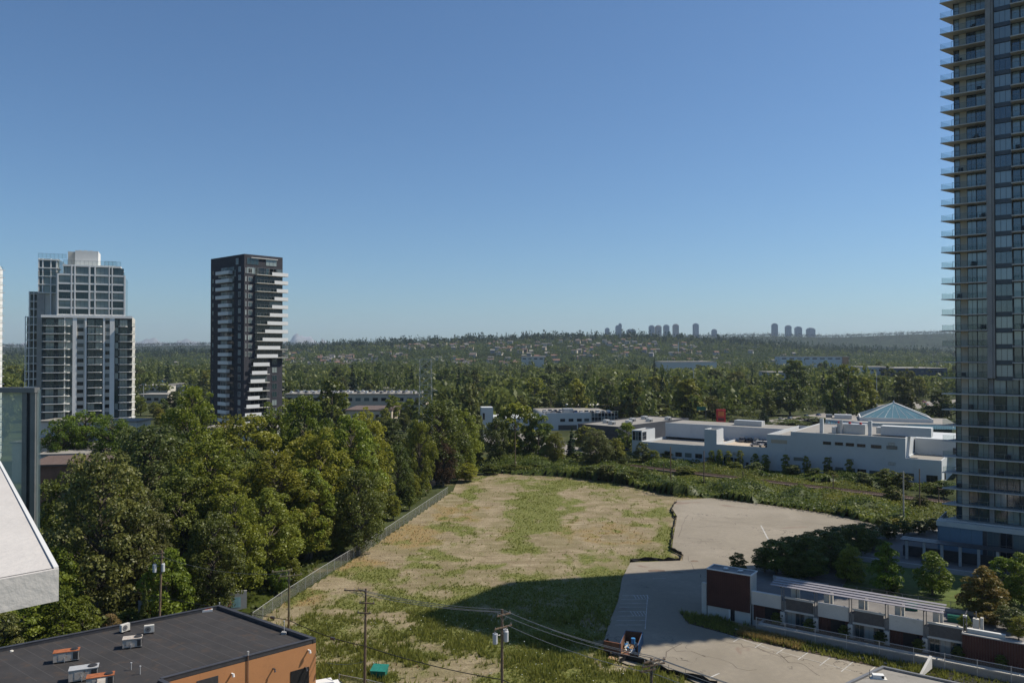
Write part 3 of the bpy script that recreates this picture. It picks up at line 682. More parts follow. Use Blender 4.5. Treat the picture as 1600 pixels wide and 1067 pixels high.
# local: right face runs along +x (0..14.3) facing -y ; left face runs along +y (0..23) facing -x
HT = 73.9; RF, LF = 14.3, 22.5
bx('wall', M['brick'], ct, 0, RF, 0, LF, 0, HT-3.6)
for (x0, x1, y0, y1) in ((0, RF, 0, .3), (0, RF, LF-.3, LF), (0, .3, .302, LF-.302), (RF-.3, RF, .302, LF-.302)): bx('parapet', M['brick'], ct, x0, x1, y0, y1, HT-3.598, HT)
bx('penthouse', M['brick'], ct, 1.5, RF-1.5, 2, LF-3, HT-3.598, HT-.5)
bx('roof_soffit', M['white'], ct, 2.3, 12.2, -.5, -.02, HT-1.15, HT-.95)
FP = 2.76
def rx(cx): return (cx-280)/205*RF
for z in (HT-3.3, HT-6.4):
    win(ct, rx(293), -.03, z, rx(355)-rx(293), 2.2, 3, 1, M['midmetal'], M['glass_l']); win(ct, rx(393), -.03, z, rx(452)-rx(393), 2.2, 3, 1, M['midmetal'], M['glass_l'])
xw = [415, 428, 440, 428, 415, 403, 390, 378, 365, 340, 335]
panel = mat('white_balcony_panel', (.66, .66, .65), .6, .04, .5, 3)
ztop = 42+(548-(370+.2907*195))*.2175
for k in range(19):
    z = ztop-k*FP-1.0
    if z < 2: break
    if k <= 10:
        x0, x1 = rx(335), rx(503)
        bx('balcony_slab', M['cream'], ct, x0, x1, -1.5, -.002, z-.2, z)
        w1 = rx(xw[k]); w2 = x1 if k < 9 else rx(460 if k == 9 else 447)
        if w1 > x0+.3: rail(ct, x0, -1.45, z, w1-x0)
        bx('balcony_panel', panel, ct, w1, w2, -1.52, -1.40, z-.1, z+1.05)
        if w2 < x1: rail(ct, w2, -1.45, z, x1-w2)
        bx('balcony_side', panel, ct, x1-.1, x1, -1.39, -.002, z-.1, z+1.05)
        win(ct, rx(337), -.03, z+.05, rx(410)-rx(337), 2.3, 3, 1, M['midmetal'], M['glass_d']); win(ct, rx(412), -.03, z+.05, rx(482)-rx(412), 2.3, 3, 1, M['midmetal'], M['glass_d'])
    else:
        x1 = rx(405); x0 = rx(310-7*(k-11)+7); w2 = rx([402, 390, 378, 365, 350, 350, 360, 370][min(k-11, 7)])
        bx('balcony_slab', M['cream'], ct, x0, x1, -1.5, -.002, z-.2, z)
        bx('balcony_panel', panel, ct, x0, w2, -1.52, -1.40, z-.1, z+1.05); rail(ct, w2, -1.45, z, x1-w2)
        win(ct, rx(312), -.03, z+.05, rx(402)-rx(312), 2.3, 4, 1, M['midmetal'], M['glass_d'])
        win(ct, rx(428), -.03, z+.3, rx(455)-rx(428), 1.9, 2, 1, M['midmetal'], M['glass_l'])
    if k <= 10:
        win(ct, rx(300), -.03, z+.3, rx(320)-rx(300), 1.6, 2, 1, M['white'], M['glass_l']); win(ct, rx(285), -.03, z+.3, .45, 1.6, 1, 1, M['white'], M['glass_l'])
    # far end balconies
    if k > 5:
        bx('end_slab', M['cream'], ct, RF+.002, RF+1.5, 1.0, 6.5, z-.2, z); rail(ct, RF+.0, 1.0, z, 1.45); rail(ct, RF+1.45, 1.0, z, 5.5, rz=R(90))
    # left face (faces -x): frames positioned along +y from the near corner
    def ly(cx): return (280-cx)/185*LF
    zl = z+.5
    ya, yb = ly(203 if k > 11 else 218), ly(143)
    if k > 3: ya, yb = ly(216 if k < 12 else 204), ly(158)
    bx('balcony_slab', M['cream'], ct, -1.3, -.002, ya, yb, zl-.2, zl); bx('balcony_panel', panel, ct, -1.35, -1.22, ya, yb, zl-.12, zl+1.0)
    bx('balcony_side', panel, ct, -1.21, -.002, ya, ya+.1, zl-.12, zl+1.0)
    win(ct, -.03, ly(156), zl+.05, ly(156)-ly(190), 2.2, 4, 1, M['alu'], M['glass_l'], rz=R(-90))
    win(ct, -.03, ly(190), zl+.05, ly(190)-ly(228), 2.2, 2, 1, M['darkmetal'], M['glass_d'], rz=R(-90))
    win(ct, -.03, ly(250), zl+.3, 1.5, 1.7, 2, 1, M['white'], M['glass_l'], rz=R(-90))
    win(ct, -.03, ly(105), zl+.2, 1.0, 1.5, 1, 1, M['darkmetal'], M['glass_l'], rz=R(-90))
for cx, cw in ((250, 14), (235, 8), (180, 20), (155, 14)): win(ct, -.03, (280-cx+cw)/185*LF, HT-7.0 if cx < 240 else HT-3.2, cw/185*LF, 2.0, 2, 1, M['alu'], M['glass_l'], rz=R(-90))

# ------------------------------------------------------------------ cream tower with white frames (left)
# front is drawn from the crop: m per crop pixel and heights above eye
YL = 282.; KM = .2906/F*YL
def lx(cx): return (cx-305)*KM*(.89 if cx > 305 else .96)
def lz(cy): return 42+(548-370-.2906*cy)/F*YL
LT = AT(305*.2906, 548, YL)
lt = thing('cream_tower', 'pale stepped apartment tower with white grid frames and stacked glass balconies on the left', 'building', (LT.x, LT.y, 0), R(23))
wf = mat('white_frame', (.76, .75, .72), .7, .05, .3, 3)
zs = lz(425)       # step between lower shaft and upper shaft
bx('lower_wall', M['cream'], lt, lx(232), lx(716), 0, 24, 0, zs)
bx('upper_wall', M['glass_l'], lt, lx(308), lx(672), .6, 22, zs, lz(200)); bx('top_wall', M['glass_l'], lt, lx(335), lx(648), 1.4, 20, lz(200), lz(150))
bx('roof_deck', wf, lt, lx(330), lx(650), 1.2, 21, lz(152), lz(146))
bx('penthouse', M['white'], lt, lx(392), lx(520), 4, 14, lz(146), lz(62)); bx('penthouse', M['cream'], lt, lx(352), lx(391), 5, 14, lz(146), lz(68))
for k_ in range(3): bx('roof_unit', M['alu'], lt, lx(410+k_*30), lx(425+k_*30), 6, 8, lz(62), lz(56))
bx('left_upper_wall', M['glass_l'], lt, lx(202), lx(307), 5, 22, lz(298), lz(112)); bx('left_mid_wall', M['cream'], lt, lx(202), lx(307), 5.2, 21, zs-.3, lz(299)); bx('left_wing', M['glass_l'], lt, lx(155), lx(231), 8, 22, 0, lz(290)); bx('left_wing', M['glass_l'], lt, lx(137), lx(154), 10, 20, 0, lz(425))
bx('wing_pier', M['conc'], lt, lx(197), lx(233), 4.8, 7.99, 0, lz(300))
# upper grid frame
FL = (lz(200)-zs)/5.3
cols = [(305, 313), (378, 386), (396, 404), (474, 483), (505, 513), (584, 590), (600, 606), (668, 677)]
for a_, b_ in cols: bx('frame_column', wf, lt, lx(a_), lx(b_), -.35, .25, zs, lz(196 if a_ in (305, 668) else 150))
for cy in (200, 248, 290, 335, 380, 418): bx('frame_beam', wf, lt, lx(305), lx(677), -.3, .2, lz(cy+5), lz(cy-4))
bx('frame_beam', wf, lt, lx(333), lx(650), -.25, .9, lz(156), lz(147))
rr = [(158, 196), (204, 244), (252, 286), (294, 331), (339, 376), (384, 414)]
for i_, (ya, yb) in enumerate(rr):
    for (xa, xb, n_) in ((314, 377, 2), (387, 395, 1), (405, 473, 3), (484, 504, 1), (514, 583, 3), (591, 599, 1), (607, 667, 2)):
        if i_ == 0 and (xa < 330): xa = 342
        win(lt, lx(xa), .3, lz(yb), lx(xb)-lx(xa), lz(ya)-lz(yb), n_, 1, M['darkmetal'], M['glass_l'])
    for xa, xb in ((314, 377), (607, 667)):
        if i_: rail(lt, lx(xa), -.28, lz(yb), lx(xb)-lx(xa), 1.0)
# left upper frames
for cx in (202, 222, 262, 290): bx('frame_column', wf, lt, lx(cx), lx(cx+6), 4.4, 4.99, lz(425 if cx > 250 else 298), lz(112))
for cy in (116, 160, 205, 250, 295): bx('frame_beam', wf, lt, lx(202), lx(304), 4.3, 4.95, lz(cy+5), lz(cy))
for i_ in range(4):
    for xa, xb in ((209, 221), (229, 261), (269, 289)): win(lt, lx(xa), 4.97, lz(160+i_*45), lx(xb)-lx(xa), lz(125)-lz(160), 1, 1, M['darkmetal'], M['glass_l'])
# left wing frames
for i_ in range(17):
    za = lz(300+i_*42.2)
    bx('wing_slab', wf, lt, lx(150 if i_ < 3 else 134), lx(197), 7.0, 7.99, za-.25, za)
    win(lt, lx(158), 7.97, za-2.5, lx(194)-lx(158), 2.2, 2, 1, wf, M['glass_d'])
    if i_ >= 3: win(lt, lx(138), 9.97, za-2.5, lx(153)-lx(138), 2.2, 1, 1, wf, M['glass_d']); rail(lt, lx(134), 7.05, za-2.79, lx(196)-lx(134), 1.0)
for cx in (152, 175): bx('frame_column', wf, lt, lx(cx), lx(cx+4), 6.9, 7.3, 0, lz(290))
bx('frame_column', wf, lt, lx(134), lx(138), 6.9, 7.3, 0, lz(425))
# lower shaft : 12+ storeys
FLo = 41.8*KM
bx('cornice', wf, lt, lx(228), lx(718), -.6, .0-.002, zs-.6, zs+.3)
for a_, b_ in ((345, 350), (390, 412), (455, 465), (555, 565), (592, 618)): bx('white_pier', wf, lt, lx(a_), lx(b_), -.45, -.003, 0, zs-.61)
for (xa, xb) in ((232, 388), (466, 553), (618, 716)): bx('recess_wall', M['teal'], lt, lx(xa), lx(xb), -.12, -.004, 0, zs-.61)
k = 0
while True:
    z = zs-.7-(k+1)*FLo
    if z < 1: break
    # balcony stacks
    for (xa, xb, dp) in ((234, 376, 1.9), (468, 550, 1.2), (640, 716 if k else 690, 1.7)):
        s0 = MB().prism([(lx(xa)+.6, -dp), (lx(xb)-.6, -dp), (lx(xb), -dp+.6), (lx(xb), -.13), (lx(xa), -.13), (lx(xa), -dp+.6)], z-.2, z, wf).build('balcony_slab', lt)
        rail(s0, lx(xa)+.5, -dp+.06, z, lx(xb)-lx(xa)-1.0, 1.05)
    rail(lt, lx(716), -1.6, z, lx(733)-lx(716), 1.05); bx('end_slab', wf, lt, lx(716)+.01, lx(735), -1.7, 3, z-.2, z)
    for (xa, xb, n_) in ((250, 292, 2), (312, 344, 2), (470, 508, 2), (512, 552, 2), (620, 640, 1), (645, 690, 3)):
        win(lt, lx(xa), -.13, z+.03, lx(xb)-lx(xa), 2.35, n_, 1, M['darkmetal'], M['glass_l'])
    win(lt, lx(352), -.13, z+.03, lx(388)-lx(352), 2.5, 2, 1, M['alu'], M['glass_l'])
    win(lt, lx(414), -.02, z+.75, lx(448)-lx(414), 1.3, 3, 1, M['darkmetal'], M['glass_d']); win(lt, lx(567), -.02, z+.75, lx(590)-lx(567), 1.3, 2, 1, M['darkmetal'], M['glass_d'])
    k += 1
# terrace rails on top
for (xa, xb, yy, zc) in ((262, 335, 1.0, 150), (335, 650, 1.25, 146), (202, 345, 4.3, 110), (545, 612, 12, 128), (648, 672, .2, 200), (202, 302, 4.2, 205)): rail(lt, lx(xa), yy, lz(zc), lx(xb)-lx(xa), 1.7 if zc < 150 else 1.3, mf=M['darkmetal'])
bx('back_terrace', M['cream'], lt, lx(520), lx(612), 12, 19, lz(150), lz(128))

# sliver tower at the left edge
sv = thing('edge_tower', 'pale tower sliver with stacked balconies at the extreme left edge of the view', 'building', ((4-800)/F*300, 300, 0), R(30))
bx('wall', wf, sv, -24, -1, 0, 20, 0, 42+(548-415)/F*300)
for k in range(25):
    z = 4+k*2.85; bx('balcony_slab', wf, sv, -24, .6, -1.2, -.002, z-.2, z); rail(sv, -12.5, -1.1, z, 12.5)
    for x in (-22, -17, -10, -5): win(sv, x, -.03, z+.05, 3.6, 2.3, 3, 1, M['darkmetal'], M['glass_l'])
# ------------------------------------------------------------------ long white building behind the tracks
WA = R(-35); WR = Vector((134.7, 250, 0)); WO = WR-Vector((math.cos(WA), math.sin(WA), 0))*107.2
def WP(x, y): c, s = math.cos(WA), math.sin(WA); return (WO.x+x*c-y*s, WO.y+x*s+y*c)
wb = thing('white_dealership', 'very long white industrial building with stepped roofline, roof parking deck and small dark windows', 'building', (WO.x, WO.y, 0), WA)
wmat = mat('white_stucco', (.49, .51, .515), .75, .04, .15, 3, stain=(.40, .42, .42), stain_t=(.55, .8)); roofm = mat('pale_roof', (.25, .235, .21), .9, .1, .15, 2, stain=(.24, .23, .21)); deckp = mat('tan_deck', (.46, .38, .29), .9, .08, .15, 2)
def S_(a): return 107.2-a
def block(n, xa, xb, y0, y1, z, top, par=.5):
    MB().box(xa, xb, y0, y1, 0, z-par, wmat).build(n, wb); bx('roof_surface', top, wb, xa+.3, xb-.3, y0+.3, y1-.3, z-par+.002, z-par+.05)
    b = MB()
    for q in ((xa, xb, y0, y0+.3), (xa, xb, y1-.3, y1), (xa, xa+.3, y0+.302, y1-.302), (xb-.3, xb, y0+.302, y1-.302)): b.box(*q, z-par, z, wmat)
    b.build('parapet', wb)
block('wall', S_(10.3)+.003, 107.2, 0, 42, 7.6, roofm)
bx('back_wall', wmat, wb, S_(10.3)+.3, 113, 17, 42, 7.2, 12.6)
block('wall', S_(46.4), S_(10.3), 0, 40, 14.0, roofm, .35)
block('wall', S_(54.6), S_(46.4)-.003, 0, 40, 12.6, roofm, 1.2)
block('wall', S_(73)+.003, S_(54.6)-.003, 0, 40, 7.85, deckp, .9)
block('wall', S_(77.7), S_(73), 0, 7, 13.1, roofm)
block('wall', S_(77.7)+.3, S_(73), 7.003, 40, 7.8, deckp, .9)
block('wall', S_(103)+.003, S_(77.7)-.003, 0, 40, 6.9, roofm, .9)
block('wall', S_(107.2), S_(103), 0, 12, 11.1, roofm)
bx('back_wall', wmat, wb, S_(103), S_(55), 22, 22.5, 6.9, 12.6); bx('back_roof', roofm, wb, S_(103), S_(55), 22.502, 40, 6.9, 12.3)
bx('service_door', M['darkmetal'], wb, S_(59.5), S_(58.3), 21.93, 21.998, 6.9, 9.4); bx('roof_unit', M['alu'], wb, S_(77), S_(66), 30, 34, 12.302, 14.3)
for k in range(3): win(wb, S_(107.2)+.25+k*1.25, -.02, 7.2, 1.2, 3.5, 1, 2, M['alu'], M['glass_d'])
win(wb, S_(103)+.02, .4, 7.2, 3.6, 3.3, 3, 2, M['alu'], M['glass_d'], rz=R(90))
# front wall openings
for cx in (741, 815, 883, 953): 
    pass
def sfront(px): # pixel -> local x on the front line
    t = (px-800)/F; s = (134.7-t*250)/(.819+t*.574); return 107.2-s
def zfront(px, py): s = 107.2-sfront(px); Y = 250+.574*s; return HC-(py-YH)/F*Y
def wwin(x0, y0, x1, y1, nx=3, mg=None, nm='window'):
    pxa, pxb = 1100+x0/4, 1100+x1/4; xa, xb = sfront(pxa), sfront(pxb); z1 = zfront((pxa+pxb)/2, 600+y0/4); z0 = zfront((pxa+pxb)/2, 600+y1/4)
    return win(wb, xa, -.02, z0, xb-xa, z1-z0, nx, 1, M['darkmetal'], mg or M['glass_d'], name=nm)
for q in ((741, 358, 792, 377), (815, 362, 866, 381), (883, 367, 935, 387), (953, 373, 1006, 392), (1040, 379, 1106, 400), (1137, 385, 1205, 406)): wwin(*q)
wwin(558, 457, 617, 477)
for q in ((1150, 365, 1190, 383), (182, 425, 214, 440), (622, 445, 637, 458), (783, 455, 795, 467), (890, 466, 930, 483), (1150, 487, 1191, 505)): wwin(*q, 4, M['alu'], 'louvre_vent')
for q in ((122, 455, 180, 500), (188, 462, 220, 500), (685, 528, 716, 575), (818, 518, 868, 580), (955, 530, 1010, 590), (1030, 540, 1105, 590), (1240, 555, 1308, 600), (1385, 568, 1456, 630), (500, 510, 540, 555), (260, 488, 277, 512), (746, 512, 800, 560), (888, 524, 940, 580)): wwin(*q, 3, M['glass_d'], 'garage_opening')
for cx in (988+20, 1040): pass
for q in (1038, 1055, 1070, 1086): 
    xa = sfront(q); win(wb, xa, -.02, 2.2, 2.6, 1.6, 2, 1, M['darkmetal'], M['glass_d'])
for x in range(4, 106, 6): bx('wall_joint', M['alu'], wb, x, x+.06, -.012, -.002, .3, 6.0)
bx('parapet_opening', deckp, wb, S_(53.2), S_(47.6), -.012, -.002, 9.6, 10.9)
win(wb, 107.22, 6, .3, 4, 3.2, 2, 1, M['alu'], M['glass_d'], rz=R(90)); bx('dark_doorway', M['darkmetal'], wb, 108.5, 109.6, 16.9, 16.998, 7.25, 10.0)
for z_, a_, b2_ in ((3.6, 0, 107), (10.6, S_(46.4), S_(10.4)), (8.6, S_(54.5), S_(10.4))): bx('wall_joint', M['alu'], wb, a_, b2_, -.010, -.003, z_, z_+.05)
for x in range(62, 96, 6): bx('wall_joint', M['alu'], wb, x, x+.06, -.012, -.002, 6.1, 13.5)
# roof units on the main block
ux = sfront(1375); MB().box(ux-1, ux+14, 6, 10.5, 14.0, 17.0, wmat).box(ux-2.5, ux-1.002, 6.5, 10, 14.3, 16.4, M['alu']).build('roof_plant', wb)
ux = sfront(1285)
for dx, h in ((-2, 5.0), (13.5, 5.0)): bx('roof_stack', wmat, wb, ux+dx, ux+dx+1.1, 4, 5.1, 13.66, 13.66+h)
MB().box(ux+3, ux+12, 7, 11, 13.66, 17.0, M['alu']).box(ux+1.5, ux+2.9, 6, 8, 13.66, 15.8, M['alu']).tube((ux+4.5, 6.2, 13.7), (ux+4.5, 6.2, 18.4), .5, .5, M['alu'], 8).build('roof_duct', wb)
redm = mat('red_marker', (.45, .03, .03), .5)
for k in range(3): bx('red_cap', redm, wb, ux+3+k*3.5, ux+3.7+k*3.5, 8, 8.7, 17.002, 17.6)
# ------------------------------------------------------------------ cars (one mesh per paint colour, shared)
def carmesh(colname, col, kind='sedan'):
    b = MB(); pm_ = mat('car_paint_'+colname, col, .25, .03, 1, 3, spec=.6)
    g = M['glass_d']; L = 4.5; W = .88
    if kind == 'sedan': low = [(-2.2, .35), (2.2, .35), (2.25, .7), (1.3, .92), (-1.5, .95), (-2.2, .9)]; cab = [(-1.5, .95), (-.95, 1.42), (.3, 1.42), (1.15, .93)]
    elif kind == 'suv': low = [(-2.25, .4), (2.2, .4), (2.25, .85), (1.3, 1.02), (-2.2, 1.05), (-2.3, .8)]; cab = [(-2.15, 1.05), (-1.9, 1.68), (.35, 1.68), (1.15, 1.03)]
    else: low = [(-2.7, .45), (2.6, .45), (2.65, 1.0), (1.9, 1.15), (-2.7, 1.15)]; cab = [(-2.65, 1.15), (-2.6, 2.45), (1.1, 2.45), (1.85, 1.15)]
    def ext(poly, w0, w1, zs, m):
        n = len(poly); v = [(x, -(w0 if z < zs else w1), z) for x, z in poly]+[(x, (w0 if z < zs else w1), z) for x, z in poly]
        b.add(v, [tuple(range(n)), tuple(range(n, 2*n))[::-1]]+[(i, n+i, n+(i+1) % n, (i+1) % n) for i in range(n)], m)
    ext(low, W, W, 9, pm_); zt = cab[1][1]; ext(cab, W*.97, W*.78, zt-.1, g if kind != 'van' else pm_)
    x0, x1 = cab[1][0], cab[2][0]; b.box(x0-.02, x1+.02, -W*.77, W*.77, zt+.002, zt+.05, pm_)
    for y in (-W, W):
        for x in (-1.4, 1.4): b.tube((x, y-.1*(1 if y > 0 else -1), .34), (x, y+.02*(1 if y > 0 else -1), .34), .34, .34, M['black'], 10)
    return b.mesh('car')
CARS = {}
for cn, cc in (('white', (.7, .7, .7)), ('silver', (.35, .36, .38)), ('black', (.015, .015, .018)), ('blue', (.03, .07, .2)), ('red', (.3, .02, .02)), ('grey', (.12, .12, .13))):
    for kd in ('sedan', 'suv', 'van'): CARS[cn, kd] = None
def car(cn, kd, x, y, z, rz, label, group=None):
    if CARS[cn, kd] is None: CARS[cn, kd] = carmesh(cn, {'white': (.7, .7, .7), 'silver': (.35, .36, .38), 'black': (.015, .015, .018), 'blue': (.03, .07, .2), 'red': (.3, .02, .02), 'grey': (.12, .12, .13)}[cn], kd)
    return tag(link('parked_car', CARS[cn, kd], None, (x, y, z), rz), label, 'car' if kd != 'van' else 'van', group)
for k, (a, y, cn, kd) in enumerate(((70, 20, 'grey', 'suv'), (67.3, 20, 'black', 'suv'), (64.6, 20, 'grey', 'suv'), (62, 20, 'black', 'sedan'), (60.4, 12, 'white', 'suv'), (57.8, 12.5, 'white', 'suv'), (61.0, 8, 'silver', 'sedan'), (56, 8.5, 'grey', 'suv'), (56.5, 15, 'white', 'sedan'))):
    p = WP(S_(a), y); car(cn, kd, p[0], p[1], 7.02, WA+(R(90) if y > 18 else R(12)), 'dark car parked against the back wall of the roof deck' if y > 18 else '%s %s in the cluster on the roof parking deck' % (cn, kd), 'cars on the roof deck of the white building')
# ------------------------------------------------------------------ charcoal low building
lb = thing('charcoal_warehouse', 'low charcoal clad building with pale flat roof, left of the long white one', 'building', (30.5, 369, 0), R(-42))
dk = mat('charcoal_cladding', (.055, .058, .068), .6, .08, .3, 4)
bx('wall', dk, lb, 0, 22.5, 0, 62, 0, 7.4)
b = MB()
for q in ((0, 22.5, 0, .4), (0, 22.5, 61.6, 62), (0, .4, .402, 61.59), (22.1, 22.5, .402, 61.59)): b.box(*q, 7.402, 8.3, dk)
b.build('parapet', lb); bx('roof_surface', roofm, lb, .41, 22.09, .41, 61.58, 7.45, 7.9)
for z in (2.2, 4.2, 6.2): bx('cladding_seam', M['black'], lb, 0, 22.5, -.03, -.002, z, z+.1)
for k, (x, y) in enumerate(((4, 14), (10, 10), (8, 30), (15, 34), (6, 44), (14, 18), (17, 48))): MB().box(x, x+2.2, y, y+2.6, 7.9, 9.5, M['alu']).box(x+2.21, x+2.9, y+.3, y+2, 7.9, 9.0, M['midmetal']).build('roof_unit', lb)
win(lb, 15, -.05, .3, 2.5, 2.6, 2, 1, M['alu'], M['glass_d'])
# white office with glass corner
of = thing('white_office', 'white two storey office with a dark glass grid corner and cars parked on its roof', 'building', (20.5, 420, 0), R(8))
bx('wall', wmat, of, -2, 36, 0, 45, 0, 8.3); bx('parapet', wmat, of, -2, 21.5, 0, .3, 8.302, 9.3); bx('roof_surface', roofm, of, -1.6, 35.8, .31, 44.8, 8.31, 8.5)
for k in range(8):
    for j in range(3): win(of, 21.8+k*1.8, -.3, 2.8+j*2.1, 1.75, 2.05, 1, 1, M['white'], M['glass_d'])
for x in (5, 9.5, 14, 18): win(of, x, -.03, 4.6, 2.6, 1.5, 3, 1, M['darkmetal'], M['glass_d'])
bx('entrance_recess', M['darkmetal'], of, 4, 14, -.05, -.003, .2, 2.8); bx('left_wing', wmat, of, -33, -2.01, 4, 30, 0, 6.5); bx('stair_block', wmat, of, -36.5, -30.5, 1, 9, 0, 12.4); bx('stair_block_glass', M['glass_d'], of, -36, -34.9, .93, .998, 6, 9.5)
bx('roof_hut', M['alu'], of, 8, 13, 5, 10, 8.5, 11)
b = MB()
for k in range(9): b.box(21.8+k*1.8, 21.9+k*1.8, -.3, -.2, 9.15, 9.9, M['white'])
b.box(21.8, 36.3, -.3, -.2, 9.9, 10.0, M['white']); b.build('roof_frame', of)
cc = ['white', 'silver', 'black', 'white', 'grey', 'blue']
for k in range(18):
    xx = -1+ (k % 12)*3.0; yy = 4 if k < 12 else 14; c, s = math.cos(R(8)), math.sin(R(8))
    if 6 < xx < 14 and yy == 4: continue
    car(cc[k % 6], 'suv' if k % 2 else 'sedan', 20.5+xx*c-yy*s, 420+xx*s+yy*c, 8.52, R(98), '%s car in the row on the roof of the white glass cornered office' % cc[k % 6], 'cars on the roof of the white office')
o = MB().box(0, 34, 0, 16, 0, 9.5, M['cream']).box(0, 34, -.3, -.002, 8.6, 9.6, M['conc']).build('beige_warehouse', None, (34, 475, 0), R(4)); tag(o, 'plain beige warehouse roof just behind the white office', 'building')
# ------------------------------------------------------------------ glass pyramid pavilion
PX = AT(1395, 548, 380); pv = thing('pyramid_pavilion', 'low white showroom pavilion topped by a blue glass pyramid with white ridges', 'building', (PX.x, PX.y, 0), R(-22))
pg_ = mat('pyramid_glass', (.10, .19, .22), .15, .08, .3, 4, spec=.8)
apex = (1.0, 12, 16.6); base = [(-14, 0), (16.5, 0), (16.5, 26), (-14, 26)]
for k in range(4):
    a, b2 = base[k], base[(k+1) % 4]; MB().add([(*a, 9.9), (*b2, 9.9), apex], [(0, 1, 2)], pg_).build('glass_slope', pv)
    MB().tube((*a, 9.95), apex, .28, .28, M['white'], 5).build('ridge', pv)
    b = MB()
    for j in range(1, 9):
        t_ = j/9; p = (a[0]+(b2[0]-a[0])*t_, a[1]+(b2[1]-a[1])*t_, 9.95); f_ = 1-abs(2*t_-1)
        e = tuple(p[i]+(apex[i]-p[i])*f_*.98 for i in range(3)); b.tube(p, e, .07, .07, M['alu'], 4)
    tag(b.build('glazing_bars', pv), kind='stuff')
MB().tube((1, 12, 16.5), (1, 12, 17.8), .5, .1, M['alu'], 6).build('finial', pv)
bx('drum_wall', M['white'], pv, -14.5, 17, -.5, 26.5, 8.0, 9.85)
MB().prism([(-30, 2), (-14, -6), (-6, -12), (6, -9), (12, -8), (24, -6), (26, 2), (26, 30), (-30, 30)], 0, 6.4, M['glass_l']).prism([(-30, 2), (-14, -6), (-6, -12), (6, -9), (12, -8), (24, -6), (26, 2), (26, 30), (-30, 30)], 6.402, 8.2, M['white'], roofm).build('showroom', pv)
MB().prism([(-19, -9), (-7, -13), (-3, -12.4), (-14, -8)], 0, 8.4, wmat).prism([(-7.02, -13.2), (4, -11.5), (4, -9), (-7, -10)], 0, 8.35, M['alu']).build('entry_wall', pv)
bx('sign_board', redm, pv, -16.5, -10.5, -11.9, -11.4, 5.2, 7.2)
sgn = bpy.data.objects[-1] if False else None
b = MB()
for j in range(7): b.box(-15.6+j*.62, -15.2+j*.62, -12.0, -11.905, 5.9, 6.5, M['white'])
b.build('sign_lettering', pv)
for k in range(20):
    MB().add([(5.5+k*1.0, -11.2+.14*k, 6.2), (6.35+k*1.0, -11.2+.14*k, 6.2), (6.35+k*1.0, -9.0+.14*k, 7.6), (5.5+k*1.0, -9.0+.14*k, 7.6)], [(0, 1, 2, 3)], pg_).add([(5.5+k, -11.2+.14*k, 6.1), (5.6+k, -11.2+.14*k, 6.1), (5.6+k, -9+.14*k, 7.5), (5.5+k, -9+.14*k, 7.5)], [(0, 1, 2, 3)], M['white']).build('awning_panel', pv)
for k in range(12): MB().add([(-29+k*1.2, -1-.45*k, 6.4), (-28.1+k*1.2, -1.3-.45*k, 6.4), (-27.6+k*1.2, .8-.45*k, 7.6), (-28.5+k*1.2, 1.1-.45*k, 7.6)], [(0, 1, 2, 3)], pg_).build('awning_panel', pv)
bx('roof_unit', M['alu'], pv, -26, -18, 8, 14, 8.25, 10.2); bx('roof_unit', M['midmetal'], pv, -30, -27, 14, 20, 8.25, 9.6)
# red sign pylon
p = AT(1126, 548, 440); sp = thing('sign_pylon', 'tall red sign pylon with an orange emblem beside the road behind the buildings', 'sign', (p.x, p.y, 0), R(-5))
bx('sign_body', redm, sp, -2.5, 2.5, -.8, .8, 0, 9.6); bx('emblem', mat('orange_emblem', (.55, .16, .04), .5), sp, -1.6, 1.6, -.84, -.802, 6.0, 8.6); bx('dark_lettering', mat('dark_red', (.10, .02, .02), .5), sp, -1.6, 1.6, -.84, -.802, 3.4, 5.0)
b = MB().box(-4, -3.8, -.1, .1, 0, 10, M['midmetal']).box(-9, -4.02, -.1, .1, 8.2, 10.4, gp_).build('road_sign', None, (p.x-1.5, p.y+12, 0)); tag(b, 'green road sign left of the red sign pylon', 'sign')

# ------------------------------------------------------------------ dark roofed building with orange wall
A_, B_, C_ = Vector((-39, 106.5, 0)), Vector((-23.1, 94.2, 0)), Vector((-36.2, 82.6, 0))
D_, G_, E_ = Vector((-30.0, 77.8, 0)), Vector((-41, 68, 0)), Vector((-60.4, 89.8, 0))
poly = [A_, E_, G_, D_, C_, B_]
ob = thing('orange_walled_building', 'flat dark roofed commercial building with a sunlit orange wall at lower left', 'building')
roofd = mat('dark_roofing', (.036, .034, .034), .85, .18, .35, 3, stain=(.055, .042, .034), stain_t=(.52, .7)); orange = mat('orange_stucco', (.42, .20, .085), .85, .05, .35, 5, stain=(.33, .155, .07), stain_t=(.55, .8))
ZR = 8.0
MB().prism([p.to_2d() for p in poly], 0, ZR-.35, orange).build('wall', ob); MB().prism([p.to_2d() for p in poly], ZR-.348, ZR-.25, roofd).build('roof', ob)
for k in range(len(poly)):
    a, b2 = poly[k], poly[(k+1) % 6]; d = (b2-a).normalized(); n = Vector((-d.y, d.x, 0))
    q = [a-d*.0, b2+d*.0, b2+n*.38, a+n*.38]
    MB().prism([(v.x, v.y) for v in q], ZR-.249-.001*k, ZR+.12+.003*k, M['darkmetal']).build('parapet', ob)
    q = [a-n*.05, b2-n*.05, b2+n*.42, a+n*.42]
    MB().prism([(v.x, v.y) for v in q], ZR+.14+.003*k, ZR+.19+.003*k, M['darkmetal']).build('coping', ob)
sm_ = mat('roof_seam', (.055, .052, .05), .8, .1, .5, 4); dA = (B_-A_).normalized(); dN = (C_-B_).normalized()
